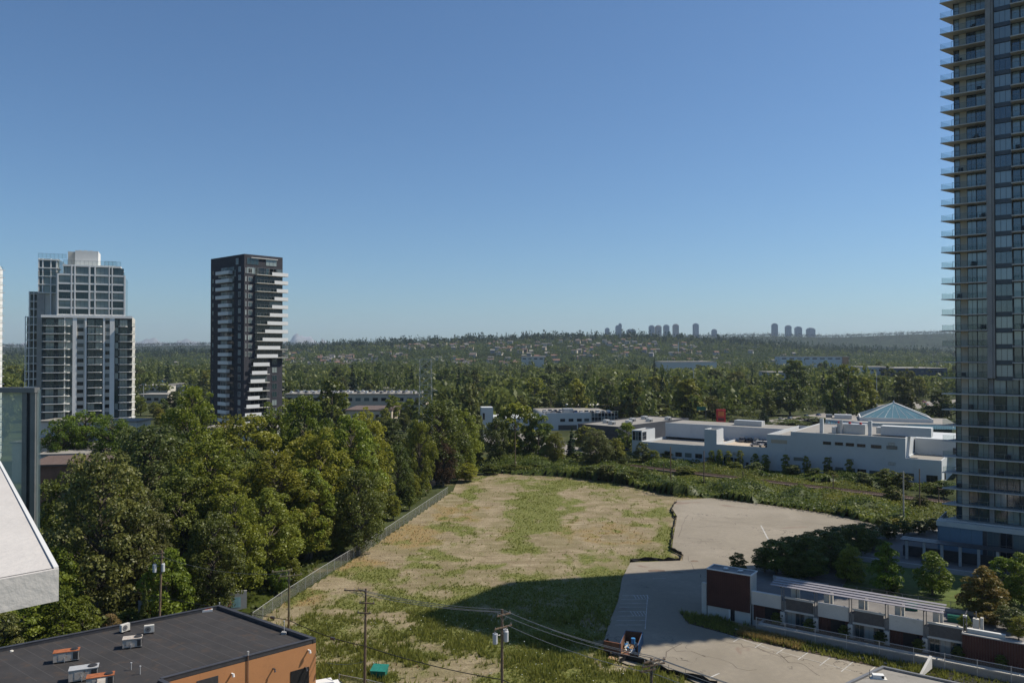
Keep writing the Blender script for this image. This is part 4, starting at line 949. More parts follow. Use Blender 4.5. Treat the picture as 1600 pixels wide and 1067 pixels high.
for k in range(1, 18):
    s0 = A_+(E_-A_)*(k/18.)+dA*.5; L_ = 19.0 if k < 12 else 15.; q = stripe((s0.x, s0.y), (s0.x+dA.x*L_*(1 if k < 13 else .8), s0.y+dA.y*L_*(1 if k < 13 else .8)), .10)
    MB().add([(p.x, p.y, ZR-.247) for p in q][::-1], [(0, 1, 2, 3)], sm_).build('roof_seam', ob)
d = (C_-B_).normalized(); rz = math.atan2(-d.y, -d.x)   # local x from C to B, -y faces out
def OW(x): return C_+(B_-C_).normalized()*x
LBC = (B_-C_).length
fw = link('wall_fittings_frame', None) if False else None
def owall(builder, name):
    o = builder.build(name, ob, (C_.x, C_.y, 0), rz); return o
owall(MB().prism([(LBC-3.2, -.06), (LBC-.9, -.06), (LBC-.9, -.003), (LBC-3.2, -.003)], .1, 5.1, M['black']), 'dark_opening')
for x, z in ((LBC-1.0, 7.0), (7.4, 6.7)):
    owall(MB().box(x-.08, x+.08, -.35, -.003, z, z+.12, M['white']).tube((x, -.42, z+.16), (x, -.48, z-.18), .12, .17, M['white'], 8), 'wall_lamp')
for x, z in ((LBC-1.4, 5.1), (12.2, 6.0)): owall(MB().box(x-.08, x+.08, -.45, -.003, z, z+.1, M['darkmetal']).tube((x, -.38, z+.05), (x, -.5, z-.25), .07, .12, M['darkmetal'], 8), 'wall_lamp')
owall(MB().tube((9.2, -.1, .2), (9.2, -.1, 8.3), .06, .06, mat('brown_pipe', (.16, .10, .07), .7), 6).tube((9.2, -.1, 8.3), (9.2, -.1, 8.75), .09, .12, M['alu'], 6), 'downpipe')
owall(MB().add([(3.6, -.02, 5.9), (5.9, -.02, 5.9), (5.9, -1.3, 4.9), (3.6, -1.3, 4.9), (3.6, -.02, 4.6), (5.9, -.02, 4.6)], [(3, 2, 1, 0), (0, 4, 3), (2, 5, 1), (3, 4, 5, 2)], M['darkmetal']).box(3.6, 5.9, -.06, -.003, 5.9, 6.95, M['darkmetal']), 'awning')
# rooftop units
hv = mat('weathered_unit_metal', (.42, .38, .33), .6, .1, 2, 7, stain=(.28, .13, .06), stain_t=(.56, .66)); ru = mat('rusted_metal', (.30, .10, .04), .8, .25, 2, 8)
bpan = mat('unit_grille', (.03, .03, .03), .6)
ZT = ZR-.25
def unit_hvac(px, py, L, Wd, H, ang, label, top, hood=False, fan=True, nm='rooftop_unit'):
    p = G(px, py, ZT); u = thing(nm, label, 'air conditioner', (p.x, p.y, ZT), R(ang))
    b = MB(); b.box(-L/2-.02, -L/2+.1, -Wd/2, Wd/2, 0, .15, M['darkmetal']).box(L/2-.1, L/2+.02, -Wd/2, Wd/2, 0, .15, M['darkmetal']); b.build('skid', u)
    bx('casing', hv, u, -L/2, L/2, -Wd/2, Wd/2, .152, H); bx('top_panel', top, u, -L/2-.04, L/2+.04, -Wd/2-.04, Wd/2+.04, H+.002, H+.07)
    bx('coil_grille', bpan, u, L*.27, L*.46, -Wd/2-.03, -Wd/2-.002, .25, H-.08); bx('coil_grille', bpan, u, L/2+.002, L/2+.03, -Wd/2+.12, Wd/2-.12, .25, H-.08)
    if fan: MB().tube((L*.3, 0, H+.072), (L*.3, 0, H+.16), Wd*.36, Wd*.36, M['darkmetal'], 14).tube((L*.3, 0, H+.161), (L*.3, 0, H+.175), Wd*.30, Wd*.30, bpan, 14).build('fan_guard', u)
    bx('access_panel', hv, u, -L*.3, -L*.02, -Wd/2-.025, -Wd/2-.002, .3, H-.2)
    if hood: MB().add([(-L*.1, -Wd/2-.03, H-.1), (L*.2, -Wd/2-.03, H-.1), (L*.2, -Wd/2-.55, H*.55), (-L*.1, -Wd/2-.55, H*.55)], [(0, 1, 2, 3)], hv).build('intake_hood', u)
    MB().path([(-L*.05, -Wd/2-.12, .1), (-L*.05, -Wd/2-.12, H*.5), (-L*.05, -Wd/2-.03, H*.5)], .04, M['alu']).build('gas_pipe', u)
    return u
unit_hvac(104, 1032, 2.5, 1.05, 1.12, 23, 'boxy rooftop air unit with rust red top, alone on the left of the dark roof', ru, fan=True)
unit_hvac(207, 1010, 2.0, 1.2, 1.05, 20, 'pale rooftop air unit with round fan nearest the dark roof middle', hv)
unit_hvac(131, 1061, 2.7, 1.25, 1.25, 23, 'large grey rooftop air unit at the bottom edge behind the rusty one', M['alu'])
unit_hvac(157, 1073, 2.5, 1.1, 1.2, 23, 'rusty rooftop air unit with a sheet metal hood cut by the bottom edge', ru, hood=True)
def condenser(px, py, label, ang):
    p = G(px, py, ZT); u = thing('condenser_unit', label, 'air conditioner', (p.x, p.y, ZT), R(ang))
    bx('casing', M['cream'], u, -.55, .55, -.22, .22, .16, 1.0); MB().box(-.5, -.4, -.4, .4, 0, .16, M['black']).box(.4, .5, -.4, .4, 0, .16, M['black']).build('feet', u)
    MB().tube((-.12, -.24, .58), (-.12, -.222, .58), .33, .33, M['midmetal'], 14).tube((-.12, -.25, .58), (-.12, -.241, .58), .1, .1, M['darkmetal'], 8).build('fan_grille', u)
condenser(233, 989, 'small cream condenser unit, right of the pair near the dark roof back edge', 22); condenser(195, 987, 'small cream condenser unit, left of the pair near the dark roof back edge', 60)
p = G(324, 954, ZT); o = MB().box(-.65, .65, -.4, .4, 0, .25, M['white']).box(-.5, .1, -.3, .3, .252, .30, redm).box(.15, .5, -.3, .3, .252, .30, ru).build('roof_hatch', None, (p.x, p.y, ZT), R(20)); tag(o, 'flat red and white roof hatch by the far corner of the dark roof', 'roof hatch')
for px, py, h, lb_ in ((444, 990, 1.5, 'grey vent pipe on a block near the right corner of the dark roof'), (205, 1046, .7, 'thin white vent pipe, left of two in the middle of the dark roof'), (219, 1053, .8, 'thin white vent pipe, right of two in the middle of the dark roof'), (343, 949, .6, 'short pale vent stub at the far corner of the dark roof')):
    p = G(px, py, ZT); b = MB().tube((0, 0, 0), (0, 0, h), .05, .05, M['alu'], 6).tube((0, 0, h), (0, 0, h+.1), .1, .1, M['alu'], 6)
    if h > 1: b.box(-.3, .3, -.25, .25, 0, .28, M['conc'])
    tag(b.build('vent_pipe', None, (p.x, p.y, ZT)), lb_, 'vent pipe')
p = G(18, 1017, ZT); tag(MB().tube((0, 0, 0), (0, 0, .12), .22, .16, M['cream'], 8).build('roof_drain', None, (p.x, p.y, ZT)), 'small yellowish roof drain cap at the far left of the dark roof', 'drain')
# grey roof bottom right
gr = thing('grey_roofed_building', 'plain grey flat roof of a low building at the bottom right corner', 'building')
rg = mat('grey_membrane', (.24, .225, .20), .85, .08, .4, 5, stain=(.18, .17, .15)); pa = [(43.6, 94.2), (22, 77.8), (34, 62), (66, 77.5)]
MB().prism(pa, 0, 4.75, M['conc'], rg).build('roof_and_wall', gr)
for k in range(4):
    a, b2 = Vector((*pa[k], 0)), Vector((*pa[(k+1) % 4], 0)); d = (b2-a).normalized(); n = Vector((-d.y, d.x, 0))
    MB().prism([(v.x, v.y) for v in (a, b2, b2+n*.35, a+n*.35)], 4.752, 4.98+.004*k, M['midmetal']).build('roof_edge', gr)
p = G(1372, 1059, 4.75); b = MB().box(-.6, .6, -.35, .35, .05, .45, M['white']).box(.3, .55, -.36, -.352, .12, .4, bpan).box(-.9, .9, -.5, .5, 0, .048, M['cream']).tube((-.95, -.2, 0), (-.95, -.2, 1.0), .03, .03, M['darkmetal']); tag(b.build('roof_vent_unit', None, (p.x, p.y, 4.752), R(-12)), 'small white vent unit on the grey roof at the bottom right', 'vent unit')
o = MB().add([(-2.2, 0, 0), (2.2, 0, 0), (2.2, 0, 1.5), (-2.2, .3, 0), (2.2, .3, 0), (2.2, .3, 1.5)], [(0, 1, 2), (5, 4, 3), (0, 2, 5, 3), (1, 4, 5, 2), (0, 3, 4, 1)], M['cream']).build('gable_wall', None, (0, 0, 0), R(45)); p = G(1447, 1049, 3.2); o.location = (p.x, p.y, 3.0); tag(o, 'small pale triangular parapet wall behind the grey roof', 'wall')
dr = MB().prism([(51.6, 95), (68, 83.8), (75, 92), (57, 104.6)], 0, .45, M['conc'], roofd).build('shade_dark_yard'); tag(dr, 'low paved yard, shade put into its dark colour, between grey roof and planter wall', 'building')  # paved yard; the shade over it is put into the dark top colour

# ------------------------------------------------------------------ roll-off dumpster with junk, and green bin
p = G(983, 1029); rb = Vector((p.x, p.y, .22)); blue = mat('blue_paint_steel', (.03, .09, .19), .55, .15, 1, 5, stain=(.14, .07, .04), stain_t=(.58, .68)); rin = mat('rusty_interior', (.17, .08, .045), .85, .25, 1.5, 6)
rt = thing('rolloff_dumpster', 'open rusty roll off dumpster, blue outside, end door swung open on the lot', 'dumpster', rb, R(-16))
bx('floor', rin, rt, -1.2, 1.2, 0, 5.2, .2, .3)
MB().box(-1.2, -1.12, 0, 5.2, .302, 1.75, rin).box(-1.26, -1.202, 0, 5.2, .25, 1.8, blue).build('side_wall', rt); MB().box(1.12, 1.2, 0, 5.2, .302, 1.75, rin).box(1.202, 1.26, 0, 5.2, .25, 1.8, blue).build('side_wall', rt)
for k in range(8): bx('side_rib', blue, rt, 1.262, 1.34, .2+k*.68, .3+k*.68, .25, 1.75)
MB().box(-1.2, 1.2, 5.202, 5.27, .25, 1.8, blue).box(-1.19, 1.19, 5.13, 5.2, .302, 1.75, rin).build('end_wall', rt)
MB().box(-1.15, -1.0, .1, 5.1, 0, .198, M['black']).box(1.0, 1.15, .1, 5.1, 0, .198, M['black']).build('skid', rt)
dd = MB().box(0, 2.3, -.04, .04, .3, 1.75, rin); [dd.box(.02, 2.28, -.10, -.042, z, z+.09, ru) for z in (.4, .85, 1.3, 1.66)]; dd.build('end_door', rt, (-1.3, 0, 0), R(168))
jn = MB(); jr = random.Random(3); jm = [M['white'], mat('junk_wood', (.35, .22, .12)), M['black'], mat('blue_plastic', (.05, .2, .42), .4), M['midmetal'], M['cream']]
for k in range(70):
    x, y = jr.uniform(-1, 1), jr.uniform(.4, 3.8); s = jr.uniform(.12, .4); z = .3+jr.uniform(0, .65)*(1-abs(y-2)/2.5); a = jr.random()*3
    v = [(x+s*dx*math.cos(a)-.4*s*dy*math.sin(a), y+s*dx*math.sin(a)+.4*s*dy*math.cos(a), z+.35*s*dz+dx*.1) for dz in (0, 1) for dy in (-1, 1) for dx in (-1, 1)]
    jn.add(v, [(0, 2, 3, 1), (4, 5, 7, 6), (0, 1, 5, 4), (2, 6, 7, 3), (0, 4, 6, 2), (1, 3, 7, 5)], jm[k % 6])
o = jn.build('junk_pile', None, rb, R(-16)); tag(o, 'heap of broken junk lying in the open dumpster', 'rubbish', kind='stuff')
tag(MB().tube((0, 0, .6), (0, 0, 1.35), .28, .3, jm[3], 12).build('blue_barrel', None, (rb.x+.95, rb.y+2.6, .55)), 'blue plastic barrel among the junk in the dumpster', 'barrel')
tag(MB().box(-.6, .6, -.5, .5, .0, .08, jm[1]).box(-.6, .6, -.5, -.4, -.1, -.001, jm[1]).box(-.6, .6, .4, .5, -.1, -.001, jm[1]).build('wooden_pallet', None, (rb.x-2.3, rb.y-.7, .34), R(-20)), 'small orange wood pallet lying by the open dumpster door', 'pallet')
p = G(593, 1058); gb = thing('green_skip', 'green lidded skip bin at the foot of the weeds right of a wooden pole', 'bin', (p.x, p.y, .1), R(-8)); gs = mat('green_steel', (.02, .17, .13), .5, .15, 1.5, 6)
MB().add([(-.85, -.6, .1), (.85, -.6, .1), (.85, .6, .1), (-.85, .6, .1), (-1, -.8, .95), (1, -.8, .95), (1, .8, 1.25), (-1, .8, 1.25)], [(3, 2, 1, 0), (0, 1, 5, 4), (1, 2, 6, 5), (2, 3, 7, 6), (3, 0, 4, 7)], gs).build('body', gb)
for x0, x1 in ((-1.03, -.02), (.02, 1.03)): MB().add([(x0, -.84, .98), (x1, -.84, .98), (x1, .84, 1.28), (x0, .84, 1.28), (x0, -.84, 1.03), (x1, -.84, 1.03), (x1, .84, 1.34), (x0, .84, 1.34)], [(3, 2, 1, 0), (4, 5, 6, 7), (0, 1, 5, 4), (1, 2, 6, 5), (2, 3, 7, 6), (3, 0, 4, 7)], gs).build('lid', gb)
# white truck beside the orange wall
tk = thing('white_truck', 'white box truck partly hidden behind the orange wall corner', 'truck', (-21.6, 95.6, .1), R(25))
bx('cargo_box', M['white'], tk, -4, .2, -1.05, 1.05, .75, 2.5); MB().box(.25, 1.7, -.95, .95, .5, 1.2, M['white']).add([(.25, -.95, 1.2), (1.5, -.95, 1.2), (1.0, -.9, 2.2), (.25, -.9, 2.2), (.25, .95, 1.2), (1.5, .95, 1.2), (1.0, .9, 2.2), (.25, .9, 2.2)], [(0, 1, 2, 3), (7, 6, 5, 4), (3, 2, 6, 7), (1, 5, 6, 2)], M['white']).build('cab', tk)
bx('windscreen', M['glass_d'], tk, 1.27, 1.33, -.8, .8, 1.3, 2.0)
for x in (-3, 1.0):
    for y in (-1.0, .75): MB().tube((x, y, .45), (x, y+.25, .45), .45, .45, M['black'], 12).build('wheel', tk)

# ------------------------------------------------------------------ utility poles and wires
tc = mat('transformer_grey', (.48, .49, .50), .5, .06, 1, 5)
ceram = mat('insulator', (.35, .30, .28), .3)
def pole(x, y, h, label, arms, m, ang=50, tr=0, group=None, z=0., lean=0.):
    u = thing('utility_pole', label, 'utility pole', (x, y, z), R(ang), group)
    MB().tube((0, 0, 0), (lean, 0, h), .19, .13, m, 8).build('shaft', u)
    for (zz, L, off) in arms:
        b = MB().box(off-L/2, off+L/2, -.26, -.14, h-zz-.07, h-zz+.07, m); ca_ = b.build('crossarm', u)
        for k in range(max(2, int(L/.7))): xx = off-L/2+.12+k*(L-.24)/(max(2, int(L/.7))-1); MB().tube((xx, -.2, h-zz+.07), (xx, -.2, h-zz+.27), .05, .035, ceram, 6).build('insulator', ca_)
        MB().tube((off-L*.28, -.2, h-zz-.08), (0, -.13, h-zz-.8), .025, .025, M['midmetal'], 4).tube((off+L*.28, -.2, h-zz-.08), (0, -.13, h-zz-.8), .025, .025, M['midmetal'], 4).build('brace', ca_)
    for k in range(tr):
        a = [(-.95, .0), (.42, -.18), (.75, .35)][k] if tr == 3 else [(-.55, -.1), (.5, .1)][k]
        zz = h-3.55 if tr == 3 else h-3.0
        MB().tube((a[0], a[1], zz), (a[0], a[1], zz+1.05), .27, .27, tc, 12).tube((a[0], a[1], zz+1.05), (a[0], a[1], zz+1.12), .29, .25, tc, 12).tube((a[0]-.1, a[1], zz+1.12), (a[0]-.1, a[1], zz+1.4), .05, .03, ceram, 6).tube((a[0]+.12, a[1], zz+1.12), (a[0]+.12, a[1], zz+1.4), .05, .03, ceram, 6).build('transformer', u)
        if abs(a[0]) > .5: MB().tube((0, 0, zz+.8), (a[0], a[1], zz+.8), .05, .05, M['midmetal']).build('bracket', u)
    return u
P1 = (-29.1, 104.3); P2 = (-17.7, 96.0); P3 = (-1.1, 88.2); P4 = (12.95, 74.3)
pole(*P1, 13.5, 'greenish wooden pole with two stacked crossarms behind the dark roof corner', [(.1, 2.6, -.9), (.8, 2.8, .2)], M['woodg'], 22)
pole(*P2, 13.5, 'brown wooden pole with a long insulator arm at the near edge of the weedy lot', [(.25, 2.6, -1.2), (1.7, 1.9, .35), (2.9, 1.7, .0)], M['wood'], -8, lean=.15)
pole(*P3, 13.5, 'wooden pole carrying three grey transformers in front of the weeds', [(.55, 1.9, 0.1), (1.9, 2.4, .0)], M['wood'], 38, tr=3)
pole(*P4, 13.5, 'wooden pole top with a heavy double crossarm rising at the bottom edge near the dumpster', [(.25, 2.4, .2), (.6, 2.5, .1), (1.0, 1.6, -.5)], M['wood'], 25)
pole(-50.4, 114, 13.5, 'wooden pole with two grey transformer cans in front of the dark grove', [(.4, 1.6, 0), (1.0, 1.4, .1)], M['wood'], 10, tr=2, lean=.4)
def fpole(px, by, top, label, arms=((.6, 2.2, 0),), wood=True, Y=None):
    p = G(px, by) if Y is None else AT(px, 548, Y); Yd = p.y; h = HC-(top-YH)/F*Yd; return pole(p.x, p.y, h, label, list(arms), M['wood'] if wood else M['conc'], 20)
fpole(805, 739, 666, 'thin wooden pole at the far end of the weedy lot, left of the white office'); fpole(841, 727, 672, 'thin dark pole before the trees left of the white office', ()); fpole(1048, 772, 698, 'wooden pole at the hedge where the paved lot begins', ())
fpole(1100, 764, 704, 'dark pole just right of the wooden one at the hedge by the paved lot', ()); fpole(1412, 822, 736, 'slim pole in the scrub left of the balcony tower', (), False); fpole(1437, 802, 732, 'thicker dark pole in the scrub right beside the slim one near the balcony tower', ())
fpole(1302, 770, 741, 'short pole beside the railway right of centre', ((.3, 1.4, 0),)); fpole(1161, 753, 736, 'short pole beside the railway near the left end of the long white building', ()); fpole(1467, 792, 762, 'short pole with an arm in the scrub beside the balcony tower', ((.3, 1.8, .5),)); fpole(1036+1, 745, 724, 'short post in the brambles before the long white building', ())
p = AT(129, 548, 190)
pole((165-800)/F*225, 225, HC-(700-YH)/F*225, 'wooden pole with transformers among the trees by the white roofed warehouse', [(.3, 2.6, 1.0), (.9, 1.8, .1)], M['wood'], -20, tr=2)
fpole(109, 690, 590, 'slender grey lamp mast right of the cream tower', (), False, Y=430) if False else None
def sag(a, b, s, n=12):
    a, b = Vector(a), Vector(b); return [a.lerp(b, t/n)-Vector((0, 0, s*4*(t/n)*(1-t/n))) for t in range(n+1)]
def wire(pts, r, label, group=None, nm='overhead_wire'):
    return tag(MB().path(pts, r, M['black'] if r > .04 else M['midmetal'], 4).build(nm), label, 'wire', group)
zt = 6.8
wire(sag((P1[0]-60, P1[1]+28, 8.0), (*P1, 6.9), .5, 20)+sag((*P1, 6.9), (*P2, 6.6), .35)[1:]+sag((*P2, 6.6), (*P3, 5.8), .35)[1:]+sag((*P3, 5.8), (*P4, 6.0), .3)[1:], .05, 'thick black communications cable sagging between the near wooden poles')
for k, (px, py, Y) in enumerate(((527, 985, 101), (430, 941, 106))):
    q = (-22.28, 99.32, 6.33) if k == 0 else (-31.62, 105.48, 6.86); tag(MB().box(-.3, .3, -.12, .12, -.18, .12, M['darkmetal']).build('cable_splice_box', None, q, R(-30)), ('dark splice box hanging on the cable over the dirt' if k == 0 else 'dark splice box hanging on the cable left of the greenish pole'), 'splice box')
hang = 'bare wires between the near poles'
for k, (dx, z) in enumerate(((-.6, 13.2), (.7, 13.2), (.0, 13.5), (.6, 11.75))):
    wire(sag((P3[0]+dx, P3[1], z), (P4[0]+dx*.9, P4[1], z+.2), .5), .034, 'bare power wire running from the transformer pole towards the dumpster pole', hang)
    wire(sag((P4[0]+dx*.9, P4[1], z+.2), (38+dx, 52, z), .5), .034, 'bare power wire leaving the bottom edge right of the dumpster pole', 'bare wires leaving at the bottom right')
    if k < 3: wire(sag((P3[0]+dx, P3[1], z), (P2[0]+dx-.8, P2[1], z-.1), .45), .034, 'bare power wire between the transformer pole and the brown pole left of it', 'bare wires left of the transformer pole')
wire(sag((-50.4, 114, 12.8), (*P1, 13), 1.0), .02, 'bare wire from the grove pole to the greenish pole'); wire(sag((-22, 95, 5), (*P2, 4.8), .3), .025, 'thin service wire reaching the brown pole from the orange building')
# chain link fences -------------------------------------------------
cl, t, b = newmat('chain_link')
g = t.nodes.new('ShaderNodeNewGeometry'); sep = N(t, 'ShaderNodeSeparateXYZ'); t.links.new(g.outputs['Position'], sep.inputs[0])
def mth(op, a, b2=None):
    n = N(t, 'ShaderNodeMath', operation=op)
    for i_, v in enumerate((a, b2)):
        if v is None: continue
        if hasattr(v, 'links'): t.links.new(v, n.inputs[i_])
        else: n.inputs[i_].default_value = v
    return n.outputs[0]
u1 = mth('ADD', sep.outputs[0], sep.outputs[1])
def wv(sgn): return mth('LESS_THAN', mth('FRACT', mth('MULTIPLY', mth('ADD', u1, mth('MULTIPLY', sep.outputs[2], sgn)), 9.)), .13)
al = mth('MAXIMUM', wv(1.25), wv(-1.25)); b.inputs['Base Color'].default_value = (.24, .24, .23, 1); b.inputs['Roughness'].default_value = .5; b.inputs['Metallic'].default_value = .3; t.links.new(al, b.inputs['Alpha'])
def chainlink(pts, h, label, step=3.0):
    u = thing('chainlink_fence', label, 'fence')
    for a, b2 in zip(pts[:-1], pts[1:]):
        a, b2 = Vector((*a, 0)), Vector((*b2, 0)); n = max(1, round((b2-a).length/step))
        for k in range(n):
            p0, p1 = a.lerp(b2, k/n), a.lerp(b2, (k+1)/n)
            MB().add([(*p0.xy, .1), (*p1.xy, .1), (*p1.xy, h), (*p0.xy, h)], [(0, 1, 2, 3)], cl).build('mesh_panel', u)
            MB().tube((*p0.xy, 0), (*p0.xy, h+.08), .045, .045, M['alu'], 5).build('post', u)
        MB().tube((*a.xy, h), (*b2.xy, h), .035, .035, M['alu'], 5).build('top_rail', u)
    return u
chainlink([g2(395, 978), g2(440, 945), g2(500, 905), g2(580, 855), g2(700, 772)], 2.1, 'long chain link fence running diagonally between the grove and the weedy lot', 3.2)
chainlink([(-21.5, 99.5), (-17.5, 97.8), (-9, 93.5), (3, 87), (12, 81)], 1.8, 'low chain link fence along the near edge of the weedy lot', 3)
chainlink([PW(9, -3.4), PW(30, -3.4), PW(52, -3.4)], 2.6, 'thin chain link fence in front of the grey retaining wall', 4)
# silt fence (black fabric) -----------------------------------------
def silt(ptspx, label, h=.75):
    u = thing('silt_fence', label, 'fence'); pts = [Vector((*g2(*p), 0)) for p in ptspx]; dense = []
    for a, b2 in zip(pts[:-1], pts[1:]):
        n = max(1, round((b2-a).length/1.1)); dense += [a.lerp(b2, k/n)+Vector((random.uniform(-.18, .18), random.uniform(-.18, .18), 0)) for k in range(n)]
    dense.append(pts[-1]); v = []; 
    for p in dense: hh = h*random.uniform(.55, 1.1); v += [(p.x, p.y, .1), (p.x+random.uniform(-.15, .15), p.y+random.uniform(-.2, .2), .15+hh)]
    MB().add(v, [(2*k, 2*k+2, 2*k+3, 2*k+1) for k in range(len(dense)-1)], M['black']).build('fabric', u)
    for k in range(0, len(dense), 2): MB().tube((*dense[k].xy, 0), (*dense[k].xy, h+.35), .03, .03, M['wood'], 4).build('stake', u)
silt([(1056, 786), (1048, 798), (1055, 812), (1051, 835), (1047, 860), (1066, 868), (1064, 877), (1000, 877), (984, 879)], 'wavy black silt fence on stakes between the dry lot and the pavement')
silt([(950, 1003), (943, 1012), (955, 1028), (966, 1032)], 'short black silt fence piece curling round the dumpster', .9); silt([(968, 1038), (980, 1034), (1020, 1044), (1060, 1056), (1120, 1075)], 'black silt fence along the bottom of the pavement', .9)
# leaves a faint graffiti wall inside the grove
gw = thing('graffiti_wall', 'low wall with faded red and pale paint half hidden behind the grove trunks', 'wall', (-58, 124, 0), R(20))
bx('wall', M['conc'], gw, 0, 16, 0, .3, 0, 3.2); cl_ = [redm, M['white'], mat('pale_teal', (.25, .42, .45)), mat('salmon', (.5, .25, .2))]
for k in range(12): x = random.uniform(.3, 14); MB().prism([(x, -.02), (x+random.uniform(.6, 1.6), -.02), (x+1.4, -.004), (x, -.004)], random.uniform(.3, 1.2), random.uniform(1.6, 3.0), cl_[k % 4]).build('painted_patch', gw)
# ------------------------------------------------------------------ own balcony, lower left
bl = thing('balcony_ledge', 'white painted concrete balcony ledge jutting in at the left edge close to the viewer', 'balcony')
ZB = HC-1.5; c0 = G(92, 888, ZB); cL = G(0, 905, ZB); cF = G(0, 720, ZB)
d1 = (cF-c0); d2 = (cL-c0).normalized()*9
wl = mat('rough_white_paint', (.49, .465, .435), .8, .05, 1.5, 12, bump=.2, stain=(.37, .35, .32), stain_t=(.62, .8))
MB().prism([(c0.x, c0.y), (cF+d1*.12).to_2d(), (cF+d1*.12+d2).to_2d(), (c0+d2).to_2d()], ZB-.22, ZB, wl).build('slab', bl)
e1 = d1.normalized(); e2 = d2.normalized()
jq = [c0+e1*.03, c0+e1*.042, c0+e1*.042+e2*6, c0+e1*.03+e2*6]
MB().add([(v.x, v.y, ZB+.003) for v in jq][::-1], [(0, 1, 2, 3)], mat('sealant_joint', (.16, .15, .14), .8)).build('sealant_joint', bl)
jq = [c0+e1*.02, c0+e1*6.5, c0+e1*6.5+e2*.03, c0+e1*.02+e2*.03]
MB().prism([(v.x, v.y) for v in jq], ZB+.002, ZB+.012, M['white']).build('edge_highlight', bl)  # white strip: bevel highlight painted along the ledge edge
nrm = Vector((d2.y, -d2.x, 0)).normalized()
gs_ = thing('glass_screen', 'tall glass balcony screen in a dark grey frame at the left edge', 'glass screen', (AT(38, 548, 14).x, 14, 0), R(-4))
zr = HC-(607-YH)/F*14
bx('top_rail', M['midmetal'], gs_, -6, .25, -.08, .06, zr-.07, zr+.02); bx('post', M['midmetal'], gs_, 0, .085, -.05, .05, zr-3.4, zr-.072); bx('post', M['midmetal'], gs_, .15, .24, -.05, .05, zr-3.4, zr-.072); bx('post_web', M['darkmetal'], gs_, .087, .148, -.02, .02, zr-3.4, zr-.072)
gls, t, b = newmat('hazy_glass'); b.inputs['Base Color'].default_value = (.72, .78, .68, 1); b.inputs['Roughness'].default_value = .2
tp = N(t, 'ShaderNodeBsdfTransparent'); tp.inputs[0].default_value = (.80, .88, .84, 1); mx = N(t, 'ShaderNodeMixShader'); mx.inputs[0].default_value = .5
t.links.new(tp.outputs[0], mx.inputs[1]); t.links.new(b.outputs[0], mx.inputs[2]); t.links.new(mx.outputs[0], t.nodes['Material Output'].inputs[0])
MB().add([(-6, 0, zr-3.4), (0, 0, zr-3.4), (0, 0, zr-.07), (-6, 0, zr-.07)], [(0, 1, 2, 3)], gls).build('glass_pane', gs_)
MB().add([(.24, 0, zr-3.4), (.31, 0, zr-3.4), (.31, 0, zr-.02), (.24, 0, zr-.02)], [(0, 1, 2, 3)], gls).build('edge_glass', gs_)
# ------------------------------------------------------------------ weeds on the lot
def tufts(name, xs, ys, zs, hs, lm, blades, wd, label, cat_=None, lean=.35, mats=None, mi=None):
    n = len(xs); r = rng
    V = np.zeros((n, blades, 3, 3)); T = np.repeat(r.random(n)[:, None]*.6, blades, 1)+r.random((n, blades))*.4
    a = r.random((n, blades))*6.283; h = hs[:, None]*(.6+.6*r.random((n, blades))); off = hs[:, None]*.35*r.random((n, blades))
    bx_, by_ = xs[:, None]+np.cos(a)*off, ys[:, None]+np.sin(a)*off
    a2 = r.random((n, blades))*6.283; w2 = wd*(.6+.8*r.random((n, blades)))*(hs[:, None]**.5)
    V[:, :, 0] = np.stack([bx_-np.cos(a2)*w2, by_-np.sin(a2)*w2, np.broadcast_to(zs[:, None], bx_.shape)-.03], 2)
    V[:, :, 1] = np.stack([bx_+np.cos(a2)*w2, by_+np.sin(a2)*w2, np.broadcast_to(zs[:, None], bx_.shape)+h*.25*r.random((n, blades))], 2)
    V[:, :, 2] = np.stack([bx_+np.cos(a)*h*lean, by_+np.sin(a)*h*lean, zs[:, None]+h], 2)
    k = n*blades; o = link(name, npmesh(name, V.reshape(-1, 3), np.arange(k*3).reshape(k, 3), [lm] if not mats else mats, T.ravel(), None if mi is None else np.repeat(mi, blades)))
    return tag(o, label, cat_, kind='stuff')
def scatter(n, poly):
    p = np.array(poly); x = rng.uniform(p[:, 0].min(), p[:, 0].max(), n); y = rng.uniform(p[:, 1].min(), p[:, 1].max(), n); k = inpoly(x, y, poly); return x[k], y[k]
x, y = scatter(330000, FIELD); k = ~inpoly(x, y, LOT); x, y = x[k], y[k]
g_, d_ = vegdry(x, y); pr = g_*.85+.05; near = smooth((170-y)/60); keep = rng.random(len(x)) < pr*(.30+.70*near)
xg, yg = x[keep], y[keep]; big = fbm(xg, yg, 4, 31)
tufts('weeds', xg, yg, np.full(len(xg), .05), (.18+1.0*np.clip(big-.25, 0, 1)*(.35+1.1*smooth((140-yg)/30)))*(.6+.8*rng.random(len(xg))), LM['weed'], 4, .10, 'green weeds and tall grass spreading over the vacant lot', 'weeds')
keep = rng.random(len(x)) < (d_*(1-g_)*.5+.012)*(.3+.7*near); xd, yd = x[keep], y[keep]
tufts('dry_grass', xd, yd, np.full(len(xd), .05), .12+.33*rng.random(len(xd)), LM['dry'], 3, .08, 'straw coloured dry grass patches on the vacant lot', 'grass')
# white flower heads scattered in the near weeds
kf = (rng.random(len(xg)) < .012) & (yg < 125); fx, fy = xg[kf], yg[kf]
fl = mat('white_flower', (.6, .62, .55), .8); b = MB()
for a, c in zip(fx, fy): s = random.uniform(.05, .10); z = random.uniform(.5, .95); b.add([(a-s, c, z), (a, c-s, z+.03), (a+s, c, z), (a, c+s, z+.04)], [(0, 1, 2, 3)], fl)
tag(b.build('wild_flowers'), 'tiny white flower heads among the tall weeds', 'flowers', kind='stuff')
